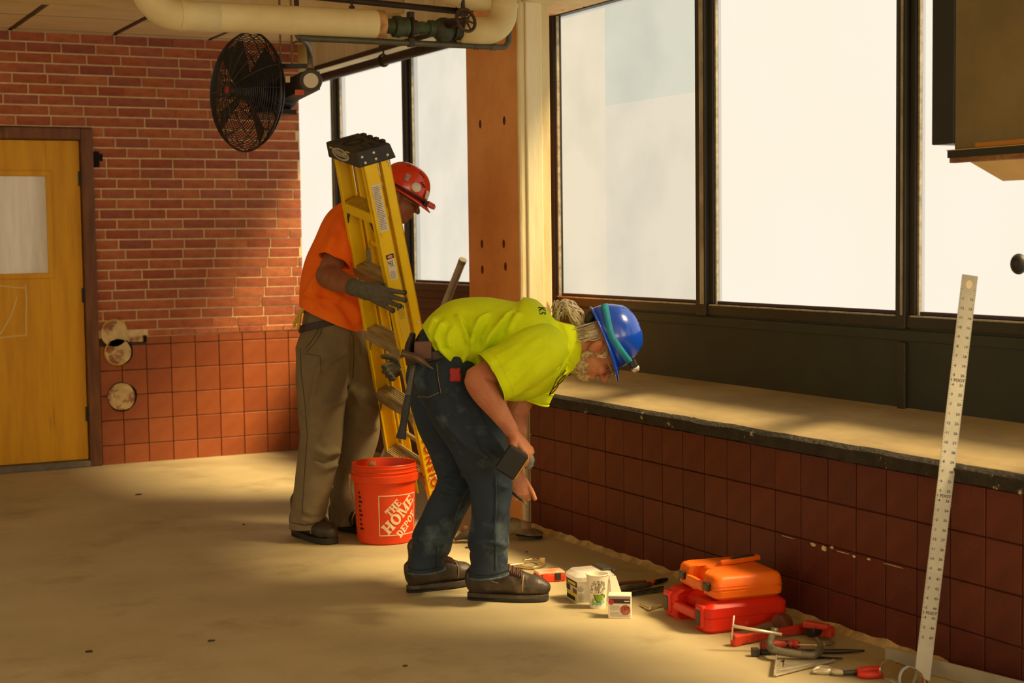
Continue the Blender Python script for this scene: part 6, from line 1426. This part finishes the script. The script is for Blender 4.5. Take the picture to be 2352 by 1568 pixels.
q = MB(); p, r_ = catmull([dc - dzz * .05, dc - dzz * .10 + dyy * .012, dc - dzz * .15 + dyy * .02], [(.018, .022), (.017, .021), (.02, .026)], 4); q.tube(p, r_, 12, side=dxx); obj('grip_handle', q, m_bat, dr, smooth=True)
q = MB(); e0 = dc - dzz * .165 + dyy * .06; e1_ = dc - dzz * .165 - dyy * .02; p, r_ = catmull([e0, (e0 + e1_) / 2, e1_], [.026, .030, .024], 4); q.tube(p, r_, 14); obj('motor_housing', q, _mats['drill_yellow_body'], dr, smooth=True)
m_grt = mat('grey_tool_plastic', S(130, 132, 128), S(104, 106, 102), scale=14, rough=.5)
q = MB(); limb(q, [Y(1213, 1042, -.33), Y(1217, 1056, -.33), Y(1212, 1070, -.33)], [.012, .018, .014], n=12); q.tube([Y(1214, 1066, -.33), Y(1223, 1072, -.33)], .009, 10); obj('side_attachment', q, m_grt, dr, smooth=True)
bitp = empty('drill_bit', label='short steel driver bit pinched in the bending worker\'s far hand', cat='drill bit')
q = MB(); q.tube([Y(1168, 1124, .07), Y(1198, 1148, .04)], .0055, 8); obj('shank', q, m_black, bitp, smooth=True); q = MB(); q.tube([Y(1198, 1148, .04), Y(1211, 1160, .03)], .0035, 8); obj('tip', q, m_rod, bitp, smooth=True)

# ================================================================== worker in orange, steadying the ladder
E0 = 7.48
def O(px, py, off=0.0): return np.array(at(px, py, E0 + off))
man2 = empty('person', (2.6, 6.95, 0), label='worker in an orange T-shirt, olive work trousers and red helmet holding the yellow ladder', cat='person')
b = MB()
limb(b, [O(760, 760), O(762, 700), O(768, 640), O(790, 570), O(815, 505), O(845, 470)], [(.12, .11), (.12, .10), (.125, .10), (.135, .105), (.12, .085), (.06, .06)], side=side, n=20)
limb(b, [O(835, 478), O(868, 462), O(905, 455)], [.062, .058, .06], n=14)
fw2 = nrm(A_H * .86 - UP * .50 + B_H * .12); up2 = nrm(A_H * .42 + UP * .90); HC2 = O(918, 452, .02)
HP2, HE2 = head_prims(b, HC2, fw2, up2, .97)
s1, e1o, w1o = O(800, 520, -.15), O(752, 634, -.28), O(826, 664, -.60)
limb(b, [O(815, 510, -.06), s1, (s1 + e1o) / 2, e1o], [.07, .068, .058, .052], n=16)
limb(b, [e1o + (s1 - e1o) * .1, e1o, e1o + (w1o - e1o) * .35, w1o], [.052, .055, .054, .034], n=16)
s2, e2o, w2o = O(860, 520, .14), O(930, 680, .10), O(934, 838, -.06)
limb(b, [O(840, 510, .06), s2, (s2 + e2o) / 2, e2o], [.07, .066, .056, .046], n=14); limb(b, [e2o, e2o + (w2o - e2o) * .35, w2o], [.046, .046, .032], n=14)
RH, RK, RA = O(738, 800, -.06), O(735, 1030, -.12), O(711, 1165, -.18)
LH, LK, LA = O(812, 805, .06), O(824, 1010, .06), O(799, 1150, .04)
limb(b, [O(762, 760), RH, RK, RA], [.10, .10, .065, .045]); limb(b, [O(762, 760), LH, LK, LA], [.10, .09, .062, .045])
me = remesh(b, .0055, 5); obj('body', me, m_skin2, man2, smooth=True)
# shirt
b = MB(); HB0 = O(762, 724)
limb(b, [O(748, 756), HB0, O(764, 660), O(781, 595), O(806, 530), O(832, 486), O(852, 466)], [(.165, .160), (.168, .160), (.165, .158), (.17, .152), (.175, .142), (.13, .098), (.07, .066)], side=side, n=30, sub=6)
limb(b, [O(818, 508, -.05), O(808, 518, -.10)], [.085, .08], n=20, sub=4); limb(b, [O(840, 505, .05), s2, (s2 * .6 + e2o * .4), (s2 * .4 + e2o * .6)], [.09, .09, .08, .08], n=18, sub=5)
me = remesh(b, .008, 7); crumple(me, .007, 7, 4)
folds(me, [(.014, 9, [(748, 640), (730, 670), (735, 700), (760, 722)]), (.014, 9, [(790, 690), (760, 670), (732, 660)]), (-.012, 9, [(742, 652), (738, 690), (752, 716)]), (.012, 8, [(800, 520), (790, 570), (786, 600)]), (.012, 8, [(765, 520), (752, 570), (742, 600)]), (-.010, 9, [(780, 520), (768, 575)]), (.012, 9, [(760, 610), (720, 650), (705, 690)]), (.012, 9, [(800, 690), (820, 715), (826, 745)]), (-.012, 9, [(775, 690), (800, 720), (812, 746)]), (.008, 6, [(700, 672), (730, 686), (760, 690)])])
open_hem(me, HB0 + nrm(O(764, 660) - HB0) * -.02, nrm(-UP * .90 - A_H * .40), .28)
sh2o = obj('t_shirt', me, m_oshirt, man2, smooth=True); solid(sh2o, .004)
sleeve([O(826, 500, -.08), O(806, 520, -.16), O(786, 560, -.225), O(768, 598, -.25)], [(.07, .075), (.084, .088), (.080, .082), (.078, .080)], m_oshirt, sh2o, [(.009, 7, [(800, 520), (792, 565), (790, 600)]), (.009, 7, [(770, 530), (757, 570), (748, 592)]), (-.008, 7, [(785, 525), (774, 565), (768, 596)])], 12)
q = MB(); limb(q, [O(838, 478), O(850, 470)], [(.078, .072), (.072, .066)], side=side, n=24, sub=2, round_ends=False); obj('neck_band', q, m_oshirt, sh2o, smooth=True)
# trousers
b = MB()
limb(b, [O(756, 738), O(760, 755), O(764, 800), O(770, 850)], [(.140, .136), (.150, .146), (.165, .155), (.13, .12)], side=side, n=28, sub=5)
limb(b, [RH, O(738, 880, -.08), O(738, 970, -.10), RK, O(722, 1105, -.15), O(707, 1180, -.19), O(704, 1206, -.20), O(702, 1222, -.20)], [.125, .120, .107, .100, .092, .082, .078, .078], n=26, sub=5)
limb(b, [LH, O(826, 900, .06), O(828, 965, .06), LK, O(812, 1060, .05), O(798, 1150, .04), O(794, 1196, .04), O(793, 1212, .04)], [.120, .106, .096, .090, .084, .080, .076, .076], n=26, sub=5)
me = remesh(b, .008, 6); crumple(me, .007, 9, 14)
folds(me, [(.012, 8, [(720, 1030), (750, 1045), (785, 1036)]), (.012, 8, [(716, 1060), (745, 1075), (780, 1062)]), (-.010, 8, [(715, 1045), (750, 1060), (782, 1050)]), (.012, 9, [(815, 880), (780, 920), (740, 940)]), (.012, 9, [(810, 890), (830, 930), (862, 945)]), (.010, 8, [(800, 800), (760, 830), (730, 850)]), (.009, 7, [(735, 830), (720, 900), (712, 960)]), (.010, 8, [(690, 1170), (715, 1180), (745, 1172)]), (.009, 6, [(685, 1190), (710, 1198), (742, 1192)]), (.010, 8, [(820, 980), (845, 990), (866, 975)]), (-.012, 10, [(812, 770), (816, 830), (812, 880)]), (.008, 6, [(735, 760), (722, 790), (704, 808)])])
open_hem(me, O(703, 1212, -.20), -UP, .12); open_hem(me, O(794, 1203, .04), -UP, .12)
skt = Skin(me)
tr = obj('trousers', me, m_khaki, man2, smooth=True); solid(tr, .003)
m_kst = mat('trouser_seam', S(70, 60, 44), rough=.9)
for pix, r_ in (([(802, 752), (812, 780), (813, 820), (810, 870)], .0022), ([(735, 745), (728, 765), (714, 785), (702, 800)], .0025), ([(742, 748), (735, 768), (722, 788), (706, 806)], .0018), ([(690, 800), (692, 860), (700, 920), (706, 1000), (700, 1080), (694, 1180)], .0018), ([(703, 812), (735, 818), (738, 860)], .0016), ([(671, 1200), (700, 1206), (742, 1196)], .0022)):
    obj('seam', skt.line(pix, r_), m_kst, tr, smooth=True)
q = MB(); limb(q, [O(754, 736), O(757, 752)], [(.150, .147), (.152, .149)], side=side, n=36, sub=3, round_ends=False); obj('belt', q, m_belt, man2, bevel=.003)
boot(man2, np.array(onz(674, 1232)) + B_H * .05, np.array(onz(754, 1254)) + B_H * .04 + A_H * .015, m_boot_d, H=.12, wide=1.12)
boot(man2, np.array(onz(764, 1216)) + B_H * .03, np.array(onz(850, 1228)) + B_H * .03, m_boot_d, H=.12)
# gloves
m_glove = mat('grey_knit_glove', S(96, 88, 70), S(76, 70, 56), scale=60, rough=.9, bump=.4, bscale=260); m_palm = mat('black_glove_coating', S(30, 28, 24), rough=.6)
g_ = MB(); gx2 = nrm(O(905, 690, -.555) - w1o); gy2 = nrm(UP * .94 + A_H * .2)
tips = hand(g_, w1o + gx2 * .03, gx2, gy2, -B_H, [(0, 6, 14), (0, 8, 16), (2, 10, 18), (4, 14, 20)], thumb=(.62, .35, -.9), tcurl=10, s=1.10, fr=1.20, spread=6)
limb(g_, [w1o - gx2 * .035, w1o, w1o + gx2 * .04], [(.040, .038), (.037, .034), (.04, .026)], side=gy2, n=18)
me = remesh(g_, .0026, 3); obj('glove', me, m_glove, man2, smooth=True)
q = MB()
for t in tips: q.ell(t - gx2 * .004, np.eye(3) * .0125, 12, 8)
obj('glove_fingertip', q, m_palm, man2, smooth=True)
g_ = MB(); gx3 = nrm(O(884, 856, -.10) - w2o); tips = hand(g_, w2o + gx3 * .0, gx3, UP * .9 + A_H * .1, B_H * .5 + A_H * .45 + UP * .1, [(25, 45, 40), (30, 50, 40), (35, 55, 40), (40, 55, 40)], thumb=(.75, .75, .1), tcurl=20, s=1.0, fr=1.4)
limb(g_, [w2o + (e2o - w2o) * .2, w2o], [.036, .034], n=16); me = remesh(g_, .0026, 3); obj('glove', me, m_glove, man2, smooth=True)
# helmet
m_ored = mat('orange_red_helmet', S(226, 54, 16), S(210, 44, 12), scale=4, rough=.25, spec=.55, coat=.4)
h2, HM2 = helmet(man2, HC2 + up2 * .030, fw2, up2, m_ored, ridges=False, visor=.032, name='climbing_helmet', hx=.128, hy=.108, hz=.138)
sgn2 = -1
q = MB(); q.lathe([(.001, .006), (.019, .006), (.023, .002), (.024, 0)], 20, HM2 @ axis_frame((.045, -.1, .048), (.1, -1, .35))); obj('round_sticker', q, mat('white_sticker', S(226, 214, 194), rough=.5), h2, smooth=True)
q = MB(); q.box((-.020, -.011, 0), (.020, .011, .003), HM2 @ axis_frame((-.015, -.098, .068), (0, -1, .55), (1, 0, 0))); obj('flag_sticker', q, mat('flag_print', S(196, 150, 136), S(120, 110, 120), scale=40, rough=.5), h2)
q = MB(); q.box((-.012, -.020, 0), (.012, .020, .003), HM2 @ axis_frame((.108, -.062, .042), (.8, -.6, .35))); obj('white_decal', q, _mats['white_sticker'], h2)
for (x, y, z) in ((.06, -.085, .082), (.07, -.082, .076), (.08, -.078, .070), (.03, -.06, .118), (.042, -.06, .114), (.054, -.06, .109), (-.03, -.055, .122), (-.04, -.055, .118)):
    q = MB(); q.ell((x, y, z), np.diag([.005, .006, .004]), 8, 6); obj('vent_hole', xf(q, HM2), m_black, h2, smooth=True)
q = MB(); q.tube([HM2 @ Vector((.128 * 1.03 * math.cos(t) + .004, .108 * 1.04 * math.sin(t), .010)) for t in np.linspace(-math.pi * .75, math.pi * .75, 31)], .006, 6); obj('lamp_strap', q, m_black, h2, smooth=True)
q = MB(); q.box((.128, -.022, -.006), (.172, .022, .022), HM2); obj('lamp_body', q, mat('red_lamp', S(206, 50, 26), rough=.35), h2, bevel=.006)
q = MB(); q.box((.171, -.016, -.004), (.178, .016, .016), HM2); obj('lamp_lens', q, mat('pale_lamp_glass', S(214, 206, 184), rough=.2), h2, bevel=.003)
q = MB(); q.lathe([(.012, 0), (.012, .012)], 14, HM2 @ axis_frame((.118, -.062, .0), (.6, -1, 0))); obj('strap_clip', q, m_black, h2)
q = MB()
for s in (-1, 1): q.tube([HP2(.104, s * .032, .002) + (np.cross(up2, fw2) * .028 * math.cos(t) + up2 * .020 * math.sin(t)) for t in np.linspace(0, 6.283, 21)[:-1]], .002, 5, closed=True); q.tube([HP2(.102, s * .058, .006), HP2(.02, s * .08, .006)], .002, 5)
obj('safety_glasses', q, _mats['clear_frame'], man2, smooth=True)
# yellow glove bundle on a clip at the back of the belt
yg = empty('clip_tag', label='yellow rubber strap ends dangling from the orange-shirted worker\'s belt', cat='strap')
for pix in (((700, 706), (690, 718), (684, 728)), ((690, 722), (687, 740), (685, 756)), ((683, 728), (677, 742), (675, 752))):
    q = MB(); p, r_ = catmull([O(x, y, -.10) for x, y in pix], [.007, .009, .006], 4); q.tube(p, r_, 8); obj('strap_end', q, mat('yellow_rubber', S(206, 166, 30), rough=.6), yg, smooth=True)
# parts of the two figures were built in room coordinates: keep them there under their figures
for root in (man, man2):
    inv = Matrix.Translation(-root.location)
    for ch in root.children: ch.matrix_parent_inverse = inv
